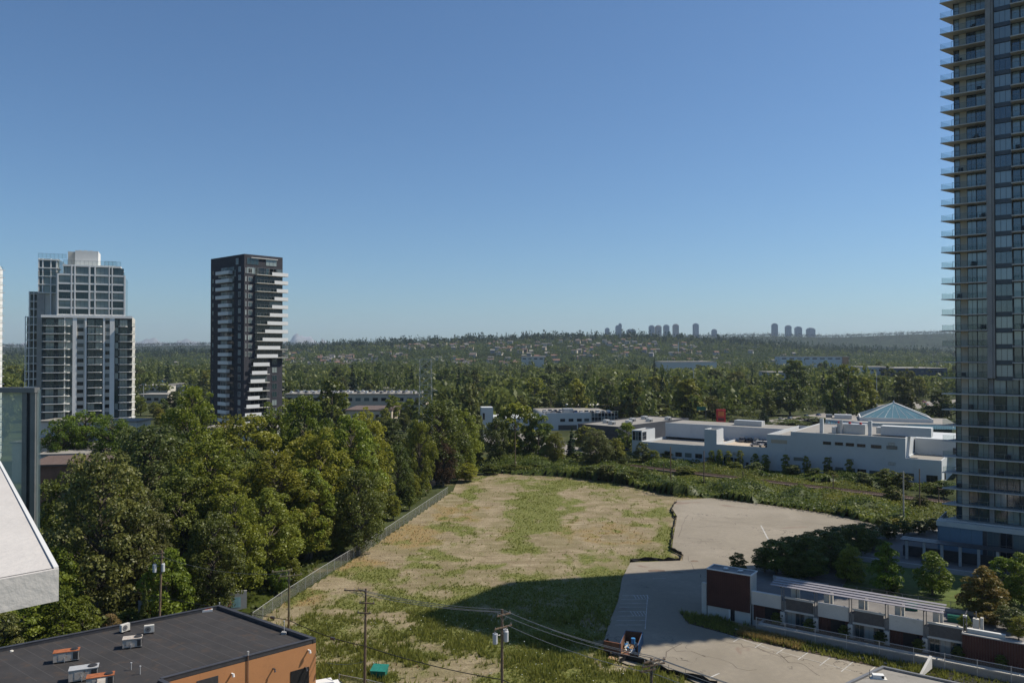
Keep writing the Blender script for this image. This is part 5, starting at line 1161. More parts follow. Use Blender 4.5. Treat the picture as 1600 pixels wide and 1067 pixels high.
# clods and stones on the bare dirt
x, y = scatter(14000, FIELD); k = ~inpoly(x, y, LOT) & (y < 190); x, y = x[k], y[k]; g3, d3 = vegdry(x, y); k = (g3 < .4) & (fbm(x, y, 7, 61) > .5); x, y = x[k], y[k]
oc = np.array([(1, 0, 0), (0, 1, 0), (-1, 0, 0), (0, -1, 0), (0, 0, .8), (0, 0, -.4)]); of_ = np.array([(0, 1, 4), (1, 2, 4), (2, 3, 4), (3, 0, 4)])
s_ = (.06+.20*rng.random(len(x))**3)[:, None, None]; V = oc[None]*s_*(.6+.8*rng.random((len(x), 6, 1)))+np.stack([x, y, np.full(len(x), .10)], 1)[:, None]
tag(link('dirt_clods', npmesh('dirt_clods', V.reshape(-1, 3), (of_[None]+6*np.arange(len(x))[:, None, None]).reshape(-1, 3), [mat('clod_soil', (.20, .16, .10), .95, .3, 1, 6)])), 'clods and small stones strewn over the bare dirt', 'stones', kind='stuff')
# weeds in planting strip in front of the podium
STRIP = [PW(-4, -1), PW(2, -.2), PW(9, -3.2), PW(62, -3.2), PW(62, -6.3), PW(9, -6.6), PW(-1, -5)]
x, y = scatter(30000, STRIP); tufts('strip_weeds', x, y, np.full(len(x), .2), .2+.7*rng.random(len(x))*fbm(x, y, 3, 3)*1.6, LM['weed'], 4, .11, 'rank weeds in the strip between the pavement and the podium wall', 'weeds')
x, y = scatter(9000, [PW(7, -5.5), PW(16, -6.6), PW(16, -4), PW(7, -3)]); tufts('strip_dry_grass', x, y, np.full(len(x), .2), .3+.6*rng.random(len(x)), LM['dry'], 4, .1, 'yellowed grass at the sunny end of the planting strip', 'grass')
MB().prism([PW(-4, -1), PW(9, -2.9), PW(62, -2.9), PW(62, -6.4), PW(9, -6.7), PW(-1, -5)][::-1], .1, .26, bpy.data.materials['soil']).build('planting_strip'); tag(bpy.data.objects['planting_strip'], kind='structure')
# ------------------------------------------------------------------ bramble thicket: lumpy leafy heightfield
def thicket(name, poly, hmax, n, size, lm, label, seed, base=.3, cs=9., step=1.3, hf=None):
    p = np.array(poly); X_, Y_ = np.meshgrid(np.arange(p[:, 0].min(), p[:, 0].max(), step), np.arange(p[:, 1].min(), p[:, 1].max(), step)); ins = inpoly(X_, Y_, poly)
    def H(x, y): return hmax*(base+(1-base)*smooth((fbm(x, y, cs, seed, 3)-.3)/.45))*(hf(x, y) if hf else 1)
    Zz = H(X_, Y_)*.82; cell = ins[:-1, :-1] & ins[1:, :-1] & ins[:-1, 1:] & ins[1:, 1:]
    us_ = np.zeros_like(ins)
    for a in (slice(None, -1), slice(1, None)):
        for c in (slice(None, -1), slice(1, None)): us_[a, c] |= cell
    full = np.zeros_like(us_); full[1:-1, 1:-1] = us_[1:-1, 1:-1] & us_[:-2, 1:-1] & us_[2:, 1:-1] & us_[1:-1, :-2] & us_[1:-1, 2:]
    Zz = np.where(full, Zz, 0); idx = np.full(us_.shape, -1); idx[us_] = np.arange(us_.sum()); a, c = np.nonzero(cell)
    V1 = np.stack([X_[us_], Y_[us_], Zz[us_]], 1); F1 = np.stack([idx[a, c], idx[a, c+1], idx[a+1, c+1], idx[a+1, c]], 1)
    x, y = scatter(int(n*1.6), poly); x, y = x[:n], y[:n]; n = len(x); z = H(x, y)*(.8+.3*rng.random(n))
    lob = np.stack([x, y, z], 1); nr = rng.normal(size=(n, 3))*.8; nr[:, 2] += .7; nr[:, 1] -= .2; nr /= np.linalg.norm(nr, axis=1)[:, None]
    t1 = np.cross(nr, rng.normal(size=(n, 3))); t1 /= np.linalg.norm(t1, axis=1)[:, None]; t2 = np.cross(nr, t1); s = size*(.5+rng.random(n))[:, None]
    q = np.stack([lob-t1*s*.55, lob-t2*s*.4, lob+t1*s*.55, lob+t2*s*.4], 1).reshape(-1, 3); F2 = np.arange(4*n).reshape(n, 4)+len(V1)
    tint = np.clip(.75*smooth((fbm(x, y, 11, seed+5)-.35)/.35)*.8+.45*rng.random(n), 0, 1)
    return tag(link(name, npmesh(name, np.concatenate([V1, q]), np.concatenate([F1, F2]), [LM[lm]], np.concatenate([np.full(len(F1), .1), tint]))), label, 'thicket', kind='stuff')
def trackgap(x, y):
    dd_ = np.abs((np.asarray(x)-RA.x)*rn.x+(np.asarray(y)-RA.y)*rn.y); return smooth((dd_-1.6)/5.)*.97+.02
hed = [g2(690, 735), g2(705, 722), g2(800, 716), g2(900, 712), g2(985, 712), g2(1050, 722), g2(1140, 738), g2(1300, 756), g2(1400, 772), g2(1500, 790), g2(1500, 815), g2(1420, 830), g2(1370, 818), g2(1300, 806), g2(1200, 790), g2(1115, 779), g2(1060, 778), g2(1030, 770), g2(950, 752), g2(880, 744), g2(800, 738)]
thicket('bramble_thicket', hed, 2.2, 70000, .42, 'scrub', 'low green and yellowish bramble scrub between the lot and the railway', 41, .10, 15, hf=trackgap)
# front hedge lip along the pavement, darker and taller
lip = [g2(740, 738), g2(800, 726), g2(900, 728), g2(1000, 738), g2(1070, 756), g2(1180, 768), g2(1300, 782), g2(1420, 802), g2(1425, 828), g2(1370, 822), g2(1300, 806), g2(1200, 791), g2(1110, 779), g2(1040, 775), g2(960, 756), g2(880, 746), g2(800, 742)]
thicket('blackberry_hedge', lip, 4.4, 42000, .5, 'bram', 'rounded blackberry hedge bordering the far edge of the pavement', 77, .30, 8)
sc_poly = [WP(-14, -3), WP(112, -3), WP(112, -17), WP(60, -19), WP(20, -22), WP(-14, -20)]
thicket('trackside_scrub', sc_poly, 2.6, 50000, .5, 'bram', 'rough green scrub between the railway and the long white building', 91, .10, 9, hf=trackgap)
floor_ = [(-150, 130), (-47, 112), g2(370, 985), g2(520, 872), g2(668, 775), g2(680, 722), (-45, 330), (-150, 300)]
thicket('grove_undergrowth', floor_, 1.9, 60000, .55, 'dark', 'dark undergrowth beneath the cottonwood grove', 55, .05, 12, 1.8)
# ------------------------------------------------------------------ trees : grove on the left
def t(*a, **k): return treepx(*a, **k)
R2_ = random.Random(11)
OV, CO, RO, CN = 'oval', 'column', 'round', 'conifer'
t(158, 126, 706, 170, OV, 'silver', 'near', 'big dark cottonwood directly behind the white ledge, with silvery leaf tops', v=0)
t(218, 132, 770, 110, OV, 'silver', 'near', 'shorter cottonwood with pale upturned leaves just above the transformer pole', v=1)
t(100, 136, 740, 120, OV, 'dark', 'near', 'dark leafy tree squeezed between the glass screen and the big cottonwood', v=2)
t(232, 166, 664, 150, OV, 'silver', 'near', 'tall cottonwood in front of the cream tower foot', v=0); t(300, 190, 606, 120, OV, 'cott', 'near', 'tallest cottonwood of the grove, reaching up between the two left towers', v=1)
t(330, 158, 690, 150, OV, 'cott', 'near', 'broad cottonwood in the middle left of the grove, behind the transformer pole', v=2); t(282, 148, 735, 120, OV, 'dark', 'near', 'shaded inner tree of the grove left of its middle', v=0)
t(385, 182, 655, 130, OV, 'cott', 'near', 'olive green tree below the charcoal tower', v=0); t(430, 205, 634, 100, OV, 'bright', 'near', 'fresh green tree just right of the charcoal tower foot', v=1)
t(476, 196, 624, 110, OV, 'bright', 'near', 'bright green tree with a rounded top right of the charcoal tower', v=2); t(430, 158, 705, 150, OV, 'yell', 'near', 'olive yellow tree in the front middle of the grove', v=0)
t(500, 172, 680, 130, OV, 'yell', 'near', 'yellow green tree at the centre right of the grove', v=1); t(548, 186, 650, 110, OV, 'cott', 'near', 'upright green cottonwood with a pointed top right of the grove centre', v=2)
t(572, 200, 642, 90, CO, 'yell', 'near', 'slim yellowish tree behind the right side of the grove', v=0); t(560, 184, 700, 86, OV, 'cott', 'near', 'cottonwood leaning over the middle of the chain link fence', v=1)
t(486, 160, 735, 96, OV, 'cott', 'near', 'lower front cottonwood with bare trunks above the fence', v=0); t(420, 143, 765, 110, OV, 'cott', 'near', 'front tree of the grove behind the two armed greenish pole', v=2)
t(368, 134, 775, 110, OV, 'cott', 'near', 'front grove tree above the far corner of the dark roof', v=1); t(335, 127, 800, 100, OV, 'dark', 'near', 'dark front tree right of the transformer pole', v=2)
t(596, 202, 722, 52, OV, 'silver', 'near', 'small silvery tree above the far part of the chain link fence', v=0); t(684, 252, 626, 100, OV, 'dark', 'near', 'large dark tree at the far right end of the grove', v=1)
t(722, 266, 640, 70, OV, 'cott', 'near', 'green tree on the right flank of the large dark tree', v=2); t(655, 232, 655, 60, CO, 'cott', 'near', 'narrow grey green tree left of the large dark tree', v=0)
t(622, 210, 690, 56, OV, 'dark', 'near', 'shaded tree in the notch before the large dark tree', v=2); t(693, 246, 690, 44, OV, 'reddish', 'near', 'brownish red tinged small tree at the grove end', v=1)
t(642, 220, 735, 36, OV, 'yell', 'near', 'small light green tree by the end of the fence', v=0); t(728, 256, 722, 46, RO, 'yell', 'near', 'round light shrubby tree where the fence ends', v=2)
t(262, 120, 858, 80, RO, 'bright', 'close', 'small bright green maple right behind the transformer pole', v=0); t(290, 124, 880, 60, RO, 'bright', 'close', 'low bright green tree left of the graffiti wall', v=1)
t(95, 109, 918, 76, OV, 'bright', 'close', 'young leafy tree under the tip of the white ledge', v=0); t(40, 107, 935, 80, RO, 'cott', 'close', 'bushy young tree under the middle of the white ledge', v=1)
t(10, 104, 950, 60, RO, 'silver', 'close', 'leafy shrubby tree at the left edge behind the dark roof', v=2); t(132, 112, 930, 50, OV, 'cott', 'close', 'thin young tree between the ledge and the transformer pole', v=2)
t(228, 114, 905, 26, CN, 'mid', 'close', 'spindly young tree left of the transformer pole', v=0); t(178, 112, 955, 30, RO, 'dry', 'close', 'small straw coloured shrub behind the back edge of the dark roof', v=0)
t(80, 118, 850, 90, OV, 'cott', 'close', 'green tree showing above the tip of the white ledge', v=1); t(205, 118, 950, 40, RO, 'dark', 'close', 'low dark shrub behind the roof between the young trees', v=1)
t(135, 240, 640, 110, RO, 'bright', 'near', 'wide dense bright green tree below the cream tower', v=0); t(96, 232, 654, 70, RO, 'bright', 'near', 'left lobe tree of the dense bright green pair below the cream tower', v=1); t(178, 236, 652, 80, RO, 'bright', 'near', 'right hand dense bright green tree below the cream tower', v=2)
for k, (px, Y, tp_, wp) in enumerate(((180, 150, 720, 110), (250, 178, 690, 120), (310, 170, 700, 110), (360, 150, 740, 110), (400, 170, 700, 110), (470, 180, 680, 110), (520, 195, 670, 90), (560, 165, 730, 90), (582, 212, 690, 66), (480, 160, 740, 100), (140, 150, 740, 110), (350, 200, 660, 90))):
    treepx(px, Y, tp_, wp, OV, ['cott', 'dark', 'yell'][k % 3], 'near', '%s cottonwood filling the grove %s' % (['olive', 'dark', 'yellowish'][k % 3], ['behind the ledge tree', 'below the cream tower', 'between the two left towers', 'above the dark roof corner', 'just below the charcoal tower', 'right of the charcoal tower', 'under its pointed top right of centre', 'above the middle of the fence', 'near its far right shoulder', 'above the greenish pole', 'nearest the glass screen', 'at the foot of the charcoal tower'][k]), 'cottonwoods inside the grove')
# shrubs by fence
for k, (px, Y, tp_, wp, lm_) in enumerate(((455, 142, 872, 34, 'yell'), (438, 138, 885, 34, 'bright'), (528, 164, 826, 32, 'bright'), (562, 176, 800, 30, 'cott'), (588, 186, 786, 26, 'bright'), (615, 198, 772, 24, 'yell'), (640, 210, 757, 22, 'bram'))):
    treepx(px, Y, tp_, wp, RO, lm_, 'close', 'low shrub growing along the grove side of the chain link fence', 'shrubs along the diagonal fence', name='shrub')
# trees between the lot and the offices
for px, Y, tp_, wp, kd, lm_, lb_ in ((737, 335, 599, 42, CO, 'silver', 'tall grey green poplar standing alone right of the grove'), (519, 330, 592, 60, OV, 'dark', 'dark rounded tree behind the grove, right of the charcoal tower'), (805, 300, 626, 66, OV, 'cott', 'large cottonwood in front of the white office left end'),
    (776, 292, 650, 44, OV, 'dark', 'dark tree left of the large cottonwood by the white office'), (842, 296, 646, 50, OV, 'dark', 'dark cottonwood just left of the white office windows'), (868, 292, 676, 34, RO, 'cott', 'small round tree below the white office windows'),
    (893, 300, 666, 22, CN, 'con', 'narrow dark conifer in front of the white office entrance'), (932, 284, 672, 58, RO, 'silver', 'round pale green tree in front of the charcoal warehouse'), (962, 292, 684, 34, OV, 'cott', 'small tree right of the round pale one before the charcoal warehouse'), (753, 330, 668, 20, CN, 'con', 'slim young conifer left of the white office'),
    (1003, 300, 690, 26, OV, 'silver', 'small silvery tree at the left end of the long white building'), (1020, 296, 702, 22, OV, 'cott', 'small green tree beside the left end of the long white building')):
    treepx(px, Y, tp_, wp, kd, lm_, 'mid' if Y > 295 else 'near', lb_)
# bushes in the scrub
for k, (px, by, hh, wp, lm_) in enumerate(((765, 741, 3.6, 34, 'dark'), (800, 738, 3, 30, 'bram'), (835, 737, 3, 34, 'bram'), (925, 748, 4.5, 38, 'dark'), (950, 752, 5.5, 40, 'silver'), (985, 756, 4.5, 40, 'dark'), (1005, 752, 4.5, 34, 'bram'), (905, 722, 4, 40, 'bram'), (860, 714, 3.5, 40, 'bram'), (1045, 720, 4.5, 26, 'bram'), (965, 728, 5, 44, 'mid'), (1070, 742, 3, 34, 'bram'),
    (1395, 790, 5.5, 30, 'mid'), (1440, 800, 4.5, 26, 'mid'), (1355, 798, 3.5, 24, 'dark'), (1240, 742, 3.5, 26, 'silver'), (1275, 748, 3.5, 24, 'bram'), (1180, 738, 3.5, 28, 'silver'), (1148, 734, 3, 26, 'bram'), (1385, 766, 6.5, 40, 'mid'), (1350, 760, 4.5, 30, 'silver'), (1410, 770, 6, 30, 'mid'), (1475, 778, 5, 30, 'mid'), (1455, 775, 4, 26, 'bram'), (1110, 728, 3.2, 22, 'mid'), (1380, 832, 3.8, 30, 'dark'), (1398, 828, 2.8, 22, 'yell'), (1300, 752, 3.5, 22, 'bram'))):
    p = G(px, by); tree(p.x, p.y, hh, wp/F*p.y, RO, lm_, 'mid', '%s bush in the %s' % ({'dark': 'dark', 'bram': 'mid green', 'silver': 'pale', 'mid': 'grey green', 'yell': 'yellowish'}[lm_], ('tangle at the far left corner of the lot' if px < 860 else 'hedge below the charcoal warehouse' if px < 960 and by > 730 else 'thicket below the charcoal warehouse' if px < 970 else 'hedge corner where the pavement begins' if by > 745 and px < 1020 else 'scrub under the left end of the white building' if px < 1130 else 'trackside scrub under the roof deck' if px < 1200 else 'trackside scrub below the small windows' if px < 1310 else 'scrub near the slim poles by the balcony tower' if by > 780 else 'trackside scrub at the right end of the white building')), 'bushes in the railway scrub', name='bush')
# columnar trees along the white building
for k, cx in enumerate((110, 165, 240, 330, 395, 520, 650, 780, 915, 60)):
    xl = sfront(1100+cx/4); p = WP(xl, -2.5); tree(p[0], p[1], 6.3+random.uniform(-.5, .6), 3.0, CO, 'cott', 'mid', 'narrow clipped columnar tree against the front of the long white building', 'columnar trees along the long white building')
# podium trees
def ptree(px, py, top, wp, kd, lm_, lb_, z=ZD, grp=None):
    p = G(px, py, z); h = HC-(top-YH)/F*p.y-z; tree(p.x, p.y, h, wp/F*p.y, kd, lm_, 'close', lb_, grp, z=z)
ptree(1385, 926, 846, 54, 'cone', 'bright', 'leafy green courtyard tree left of the lawn, white flowers at its foot'); ptree(1457, 932, 860, 52, OV, 'bright', 'courtyard tree standing alone in the sunlit lawn'); ptree(1538, 960, 884, 72, 'cone', 'autumn', 'courtyard tree with orange tinged leaves at the right'); ptree(1572, 930, 868, 56, OV, 'bright', 'bright green tree behind the orange tinged one')
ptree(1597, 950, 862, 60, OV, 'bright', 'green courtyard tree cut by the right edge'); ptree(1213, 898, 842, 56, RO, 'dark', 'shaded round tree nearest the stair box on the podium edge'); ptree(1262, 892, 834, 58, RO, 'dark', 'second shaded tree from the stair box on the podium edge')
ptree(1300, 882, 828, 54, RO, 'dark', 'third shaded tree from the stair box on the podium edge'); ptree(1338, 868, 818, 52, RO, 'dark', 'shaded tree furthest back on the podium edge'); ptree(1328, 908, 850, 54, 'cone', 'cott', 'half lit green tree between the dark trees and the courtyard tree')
p = G(1153, 903); tree(p.x, p.y, 4.6, 3.3, RO, 'mid', 'close', 'thin see through little tree on the pavement behind the stair box', z=.2, v=1); ptree(1240, 905, 868, 40, RO, 'dark', 'low dark tree filling the shade behind the pergola')
for k, (px, py, hh, wp, lm_, lb_) in enumerate(((1250, 906, 1.6, 22, 'silver', 'white flowering shrub in the shade behind the canopy'), (1396, 928, 2.0, 24, 'silver', 'white flowering shrub below the left courtyard tree'), (1508, 983, 2.0, 20, 'bright', 'round clipped bush at the left end of the planter wall'), (1578, 985, 3.4, 40, 'silver', 'pale leafy shrub hanging over the right of the planter wall'), (1545, 975, 1.8, 40, 'autumn', 'low reddish flowering shrub on the planter wall'), (1560, 955, 3.2, 40, 'mid', 'fine textured shrub behind the planter wall'), (1592, 1000, 3.0, 30, 'cott', 'green shrub spilling at the right end of the planter wall'))):
    p = G(px, py, ZD); tree(p.x, p.y, hh, wp/F*p.y, RO, lm_, 'close', lb_, z=ZD, name='shrub')
for k in range(8):
    p = PW(7.2+4.75*(k+.85), -.9); tree(p[0], p[1], 1.9, 1.7, RO, 'dark', 'mid', 'dark climbing shrub in the bed below the cream parapet', 'shrubs in the bed below the parapet', z=1.2, name='shrub')
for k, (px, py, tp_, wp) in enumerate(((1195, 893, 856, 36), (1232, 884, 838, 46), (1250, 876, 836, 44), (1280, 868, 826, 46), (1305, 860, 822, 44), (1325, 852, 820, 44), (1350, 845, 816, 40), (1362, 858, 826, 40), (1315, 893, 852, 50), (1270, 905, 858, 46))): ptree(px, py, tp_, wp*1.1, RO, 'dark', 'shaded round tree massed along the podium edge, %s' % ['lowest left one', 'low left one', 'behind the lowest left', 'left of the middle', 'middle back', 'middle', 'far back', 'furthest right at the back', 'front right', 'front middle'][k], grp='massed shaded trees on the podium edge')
for k in range(17):
    px = 452+k*13.5
    if 545 < px < 612: continue
    Y = R2_.uniform(455, 500); tp_ = R2_.uniform(616, 627); treepx(px, Y, tp_, R2_.uniform(24, 40), R2_.choice([OV, RO]), R2_.choice(['mid', 'cott', 'dark']), 'mid', 'tree %s in the row screening the long showroom roof cars' % ['just right of the charcoal tower', 'below the left half', 'behind the pointed grove top', 'near its middle', 'right of the brown roofed hall', 'at the far right'][min(5, k//3)], 'trees screening the showroom')
for k, (px, py, tp_, wp) in enumerate(((1388, 842, 816, 34), (1412, 836, 812, 30), (1436, 834, 812, 30), (1458, 830, 808, 30))): ptree(px, py, tp_, wp, RO, 'dark', 'added dark shrubby tree %s left of the balcony tower foot' % ['furthest', 'second furthest', 'second nearest', 'nearest'][k], grp='added dark shrubby trees by the balcony tower foot')  # dark shrubs added to darken the pale lit deck here
for (pa_, pb_, ya_, yb_, n_, w_, g_n) in ((548, 738, 290, 430, 30, 'behind the far end of the grove', 'trees behind the far end of the grove'), (205, 340, 400, 640, 26, 'between the two left towers', 'trees between the two left towers'), (860, 1000, 330, 345, 3, 'beside the charcoal warehouse', 'trees beside the charcoal warehouse'), (-5, 60, 330, 600, 8, 'behind the glass screen', 'trees behind the glass screen')):
    for k in range(n_):
        px = R2_.uniform(pa_, pb_); Y = R2_.uniform(ya_, yb_); lm_ = R2_.choice(['mid', 'cott', 'dark', 'yell']); h_ = R2_.uniform(7, 14)
        tree((px-800)/F*Y, Y, h_, h_*R2_.uniform(.6, .85), R2_.choice([OV, RO]), lm_, 'mid', '%s tree %s' % ({'mid': 'grey green', 'cott': 'olive', 'dark': 'dark', 'yell': 'yellowish'}[lm_], w_), g_n)
# ------------------------------------------------------------------ middle distance wood
def clear(x, y):
    px, py = project(x, y)
    if 1105 < px < 1325 and 380 < y < 500+(px-1200)*.5: return False
    if 1362 < px < 1500 and 460 < y < 600+(px-1362)*.5: return False
    for (a, b2, r_) in ((120, 290, 55), (60, 355, 45), (30, 430, 42), (-75, 285, 22), (-150, 300, 26), (182, 385, 38)):
        if (x-a)**2+(y-b2)**2 < r_*r_: return False
    hw = HW
    for p, q in zip(hw[:-1], hw[1:]):
        p, q = Vector(p), Vector(q); d = q-p; t_ = max(0, min(1, (Vector((x, y))-p).dot(d)/d.length_squared))
        if (p+d*t_-Vector((x, y))).length < 24: return False
    if 430 < px < 680 and 430 < y < 640: return False
    if 200 < px < 340 and y < 720: return False
    if y < 460 and px > 1080: return False
    return True
cnt = 0; R2 = random.Random(5)
def zone_of(px): return 'left of the charcoal tower' if px < 330 else 'above the grove' if px < 720 else 'behind the white office' if px < 980 else 'behind the roof parking deck' if px < 1250 else 'behind the pyramid pavilion'
def vlab(px, Y, kd, lm_):
    w1 = {'mid': 'grey green', 'dark': 'dark', 'cott': 'olive green', 'yell': 'yellowish', 'con': 'dark pointed'}[lm_]; w2 = 'conifer' if kd == CN else {'oval': 'upright tree', 'round': 'round crowned tree', 'cone': 'tapering tree'}[kd]
    w3 = 'near' if Y < 640 else 'middle' if Y < 950 else 'far'; l_ = '%s %s in the %s valley wood %s' % (w1, w2, w3, zone_of(px)); return l_, l_.replace(' tree', ' trees').replace('conifer', 'conifers')
spec = [(1325, 480, 570, 50, OV, 'dark', 'huge dark tree with a broad crown behind the pyramid, left of a pair'), (1302, 470, 585, 34, OV, 'dark', 'dark tree at the left foot of the huge one behind the pyramid'), (1352, 490, 590, 38, OV, 'cott', 'tall looser tree right of the huge dark one'), (1245, 640, 562, 44, OV, 'mid', 'high crowned tree above the roof parking deck'), (1412, 500, 588, 40, OV, 'mid', 'open tall tree above the glass pyramid'),
    (1075, 560, 592, 54, OV, 'dark', 'dark broad tree mid way in the valley wood, right of centre'), (1110, 540, 600, 50, OV, 'mid', 'broad tree right of the dark one in the valley wood'), (1192, 450, 640, 26, CN, 'con', 'dark fir beside the highway traffic'), (1230, 430, 655, 60, RO, 'dark', 'dark low tree clump right of the fir by the highway'), (1262, 440, 650, 50, RO, 'dark', 'dark rounded tree clump before the huge dark tree'), (1470, 470, 610, 40, OV, 'mid', 'tree left of the balcony tower behind the pavilion'), (1030, 470, 630, 60, OV, 'mid', 'grey green tree above the charcoal warehouse'), (960, 480, 628, 60, RO, 'yell', 'light yellow green tree above the white office'), (900, 500, 622, 50, RO, 'dark', 'dark dense tree behind the beige warehouse'), (1090, 445, 655, 40, RO, 'mid', 'rounded tree left of the red sign pylon')]
for s in spec: treepx(s[0], s[1], s[2], s[3]*1.1, s[4], s[5], 'mid', s[6])
pts = []
tries = 0
while cnt < 165 and tries < 9000:
    tries += 1; Y = 470+R2.random()**1.9*800; px = R2.uniform(-20, 1510); x = (px-800)/F*Y
    if not clear(x, Y): continue
    if any((x-a)**2+(Y-b2)**2 < (11+Y*.006)**2 for a, b2 in pts): continue
    pts.append((x, Y)); cnt += 1; rk = R2.random()
    kd = R2.choice([OV, OV, RO, RO, 'cone']) if R2.random() > .12 else CN; lm_ = 'con' if kd == CN else R2.choice(['mid', 'mid', 'dark', 'cott', 'mid', 'yell' if Y < 700 else 'mid'])
    h = R2.uniform(15, 27)*(1 if kd != CN else 1.15); w_ = h*R2.uniform(.5, .85)*(1 if kd != CN else .5)
    tree(x, Y, h, w_, kd, lm_, 'mid' if Y < 720 else 'far', *vlab(px, Y, kd, lm_))
# stuff forests : joined light crowns
def forest(name, n, region, lm, label, seed, nl=60, hs=(12, 22), conf=.3, ls=.26, zf=None, acc=None):
    r = np.random.default_rng(seed); Q = []; T = []; C_ = []
    for s in range(5):
        lob = [(r.normal()*.28, r.normal()*.28, .35+.5*r.random(), .3, .3, .2, 1) for _ in range(7)]; q, f, ti = leaves(lob, nl, 1., r); 
        Q.append((lob,)); 
    V_ = []; F_ = []; TT_ = []; o = 0
    px, Y = region(r, n); x = (px-800)/F*Y
    if acc is not None: k = acc(x, Y); x, Y = x[k], Y[k]
    z = zf(x, Y) if zf is not None else np.zeros(len(x))
    protos = []; pt_ = smooth((fbm(x, Y, 130, seed+2)-.35)/.3)*.45
    for s in range(8):
        con = s >= 5; rr = np.random.default_rng(seed+s)
        if con: lob = [(0, 0, .12+.82*i/9, .5*(1-i/10)**.9+.06, .5*(1-i/10)**.9+.06, .05, 1) for i in range(10)]
        else: lob = [(rr.normal()*.22, rr.normal()*.22, .30+.48*rr.random(), .27, .27, .17, 1) for _ in range(8)]
        q, f, ti = leaves(lob, nl, ls if not con else ls*.7, rr)
        protos.append((q, ti))
    for i in range(len(x)):
        con = r.random() < conf; s = 5+r.integers(3) if con else r.integers(5); h = (hs[0]+(hs[1]-hs[0])*r.random()**1.4)*(1.25 if con else 1); w_ = h*r.uniform(.6, 1.0)*(.55 if con else 1)
        a = r.random()*6.28; c, s_ = math.cos(a), math.sin(a); q, ti = protos[s]; p = np.empty_like(q)
        p[:, 0] = (q[:, 0]*c-q[:, 1]*s_)*w_+x[i]; p[:, 1] = (q[:, 0]*s_+q[:, 1]*c)*w_+Y[i]; p[:, 2] = q[:, 2]*h+z[i]
        V_.append(p); TT_.append(np.clip(ti*.35+r.random()*.30+pt_[i]-(.35 if con else 0), 0, 1))
    V_ = np.concatenate(V_); n_ = len(V_)//4
    return tag(link(name, npmesh(name, V_, np.arange(4*n_).reshape(n_, 4), [LM[lm]], np.concatenate(TT_))), label, 'forest', kind='stuff')
def accB(x, y):
    out = []
    for a, b2 in zip(x, y):
        px = 800+F*a/b2; ok = not (px > 1080 and b2 < 455) and not ((a-182)**2+(b2-385)**2 < 38**2) and not ((a-30)**2+(b2-430)**2 < 42**2) and not ((a-50)**2+(b2-485)**2 < 22**2)
        for p, q in zip(HW[:-1], HW[1:]):
            p, q = Vector(p), Vector(q); d = q-p; t_ = max(0, min(1, (Vector((a, b2))-p).dot(d)/d.length_squared))
            if (p+d*t_-Vector((a, b2))).length < 20: ok = False
        out.append(ok)
    return np.array(out, bool)
def accA(x, y): return np.array([clear(a, b2) for a, b2 in zip(x, y)], bool)
forest('valley_wood', 2700, lambda r, n: (r.uniform(-60, 1560, n), 430+r.random(n)**1.1*1080), 'mid', 'continuous broadleaf wood filling the valley floor', 3, 120, (8, 25), .12, ls=.16, acc=accA)
forest('valley_brush', 2200, lambda r, n: (r.uniform(690, 1520, n), 395+r.random(n)*430), 'mid', 'low brush and saplings filling gaps before the valley wood', 31, 44, (2.5, 6.5), .05, ls=.22, acc=accB)
forest('hillside_wood', 7500, lambda r, n: (r.uniform(-80, 1600, n), 1400+r.random(n)*1500), 'mid', 'trees mixed with houses on the near hillside', 9, 28, (8, 19), .35, zf=terrain, acc=lambda x, y: (fbm(x, y, 240, 21) > .44) | (y < 1750) | (x/y > .22) | (rng.random(len(x)) < .45))
forest('ridge_wood', 2000, lambda r, n: (r.uniform(-80, 1600, n), 2350+r.random(n)*420), 'con', 'dark conifers along the crest of the near ridge', 13, 40, (14, 30), .75, zf=terrain)
forest('far_wood', 13000, lambda r, n: (r.uniform(-100, 1640, n), 3200+r.random(n)**.55*2600), 'con', 'far forest covering the blue ridge on the horizon', 17, 10, (16, 28), .5, zf=terrain)
# ------------------------------------------------------------------ houses on the hillside
wc = [mat('siding_'+n_, c) for n_, c in (('white', (.42, .41, .39)), ('beige', (.42, .36, .28)), ('grey', (.28, .28, .28)), ('brown', (.25, .17, .12)), ('cream', (.5, .45, .36)))]
rc = [mat('roof_'+n_, c) for n_, c in (('grey', (.11, .105, .10)), ('brown', (.12, .085, .07)), ('red', (.18, .10, .075)), ('pale', (.22, .205, .185)))]
HM = []
for k in range(14):
    b = MB(); L = random.uniform(10, 17); D = random.uniform(8, 11); h = random.uniform(5.5, 8); rh = random.uniform(1.6, 3); m1, m2 = wc[k % 5], rc[k % 4]
    b.box(-L/2, L/2, -D/2, D/2, -6, h, m1); e = .6
    b.add([(-L/2-e, -D/2-e, h-.2), (L/2+e, -D/2-e, h-.2), (L/2+e, 0, h+rh), (-L/2-e, 0, h+rh), (L/2+e, D/2+e, h-.2), (-L/2-e, D/2+e, h-.2)], [(0, 1, 2, 3), (3, 2, 4, 5), (0, 3, 5), (1, 4, 2)], m2)
    for j in range(3): b.box(-L/2+1+j*L/3.2, -L/2+2.6+j*L/3.2, -D/2-.06, -D/2-.01, h-2.6, h-1.2, M['glass_d']); b.box(-L/2+1+j*L/3.2, -L/2+2.6+j*L/3.2, -D/2-.06, -D/2-.01, 1, 2.4, M['glass_d'])
    HM.append(b.mesh('house'))
n = 0; hp = []; tries = 0
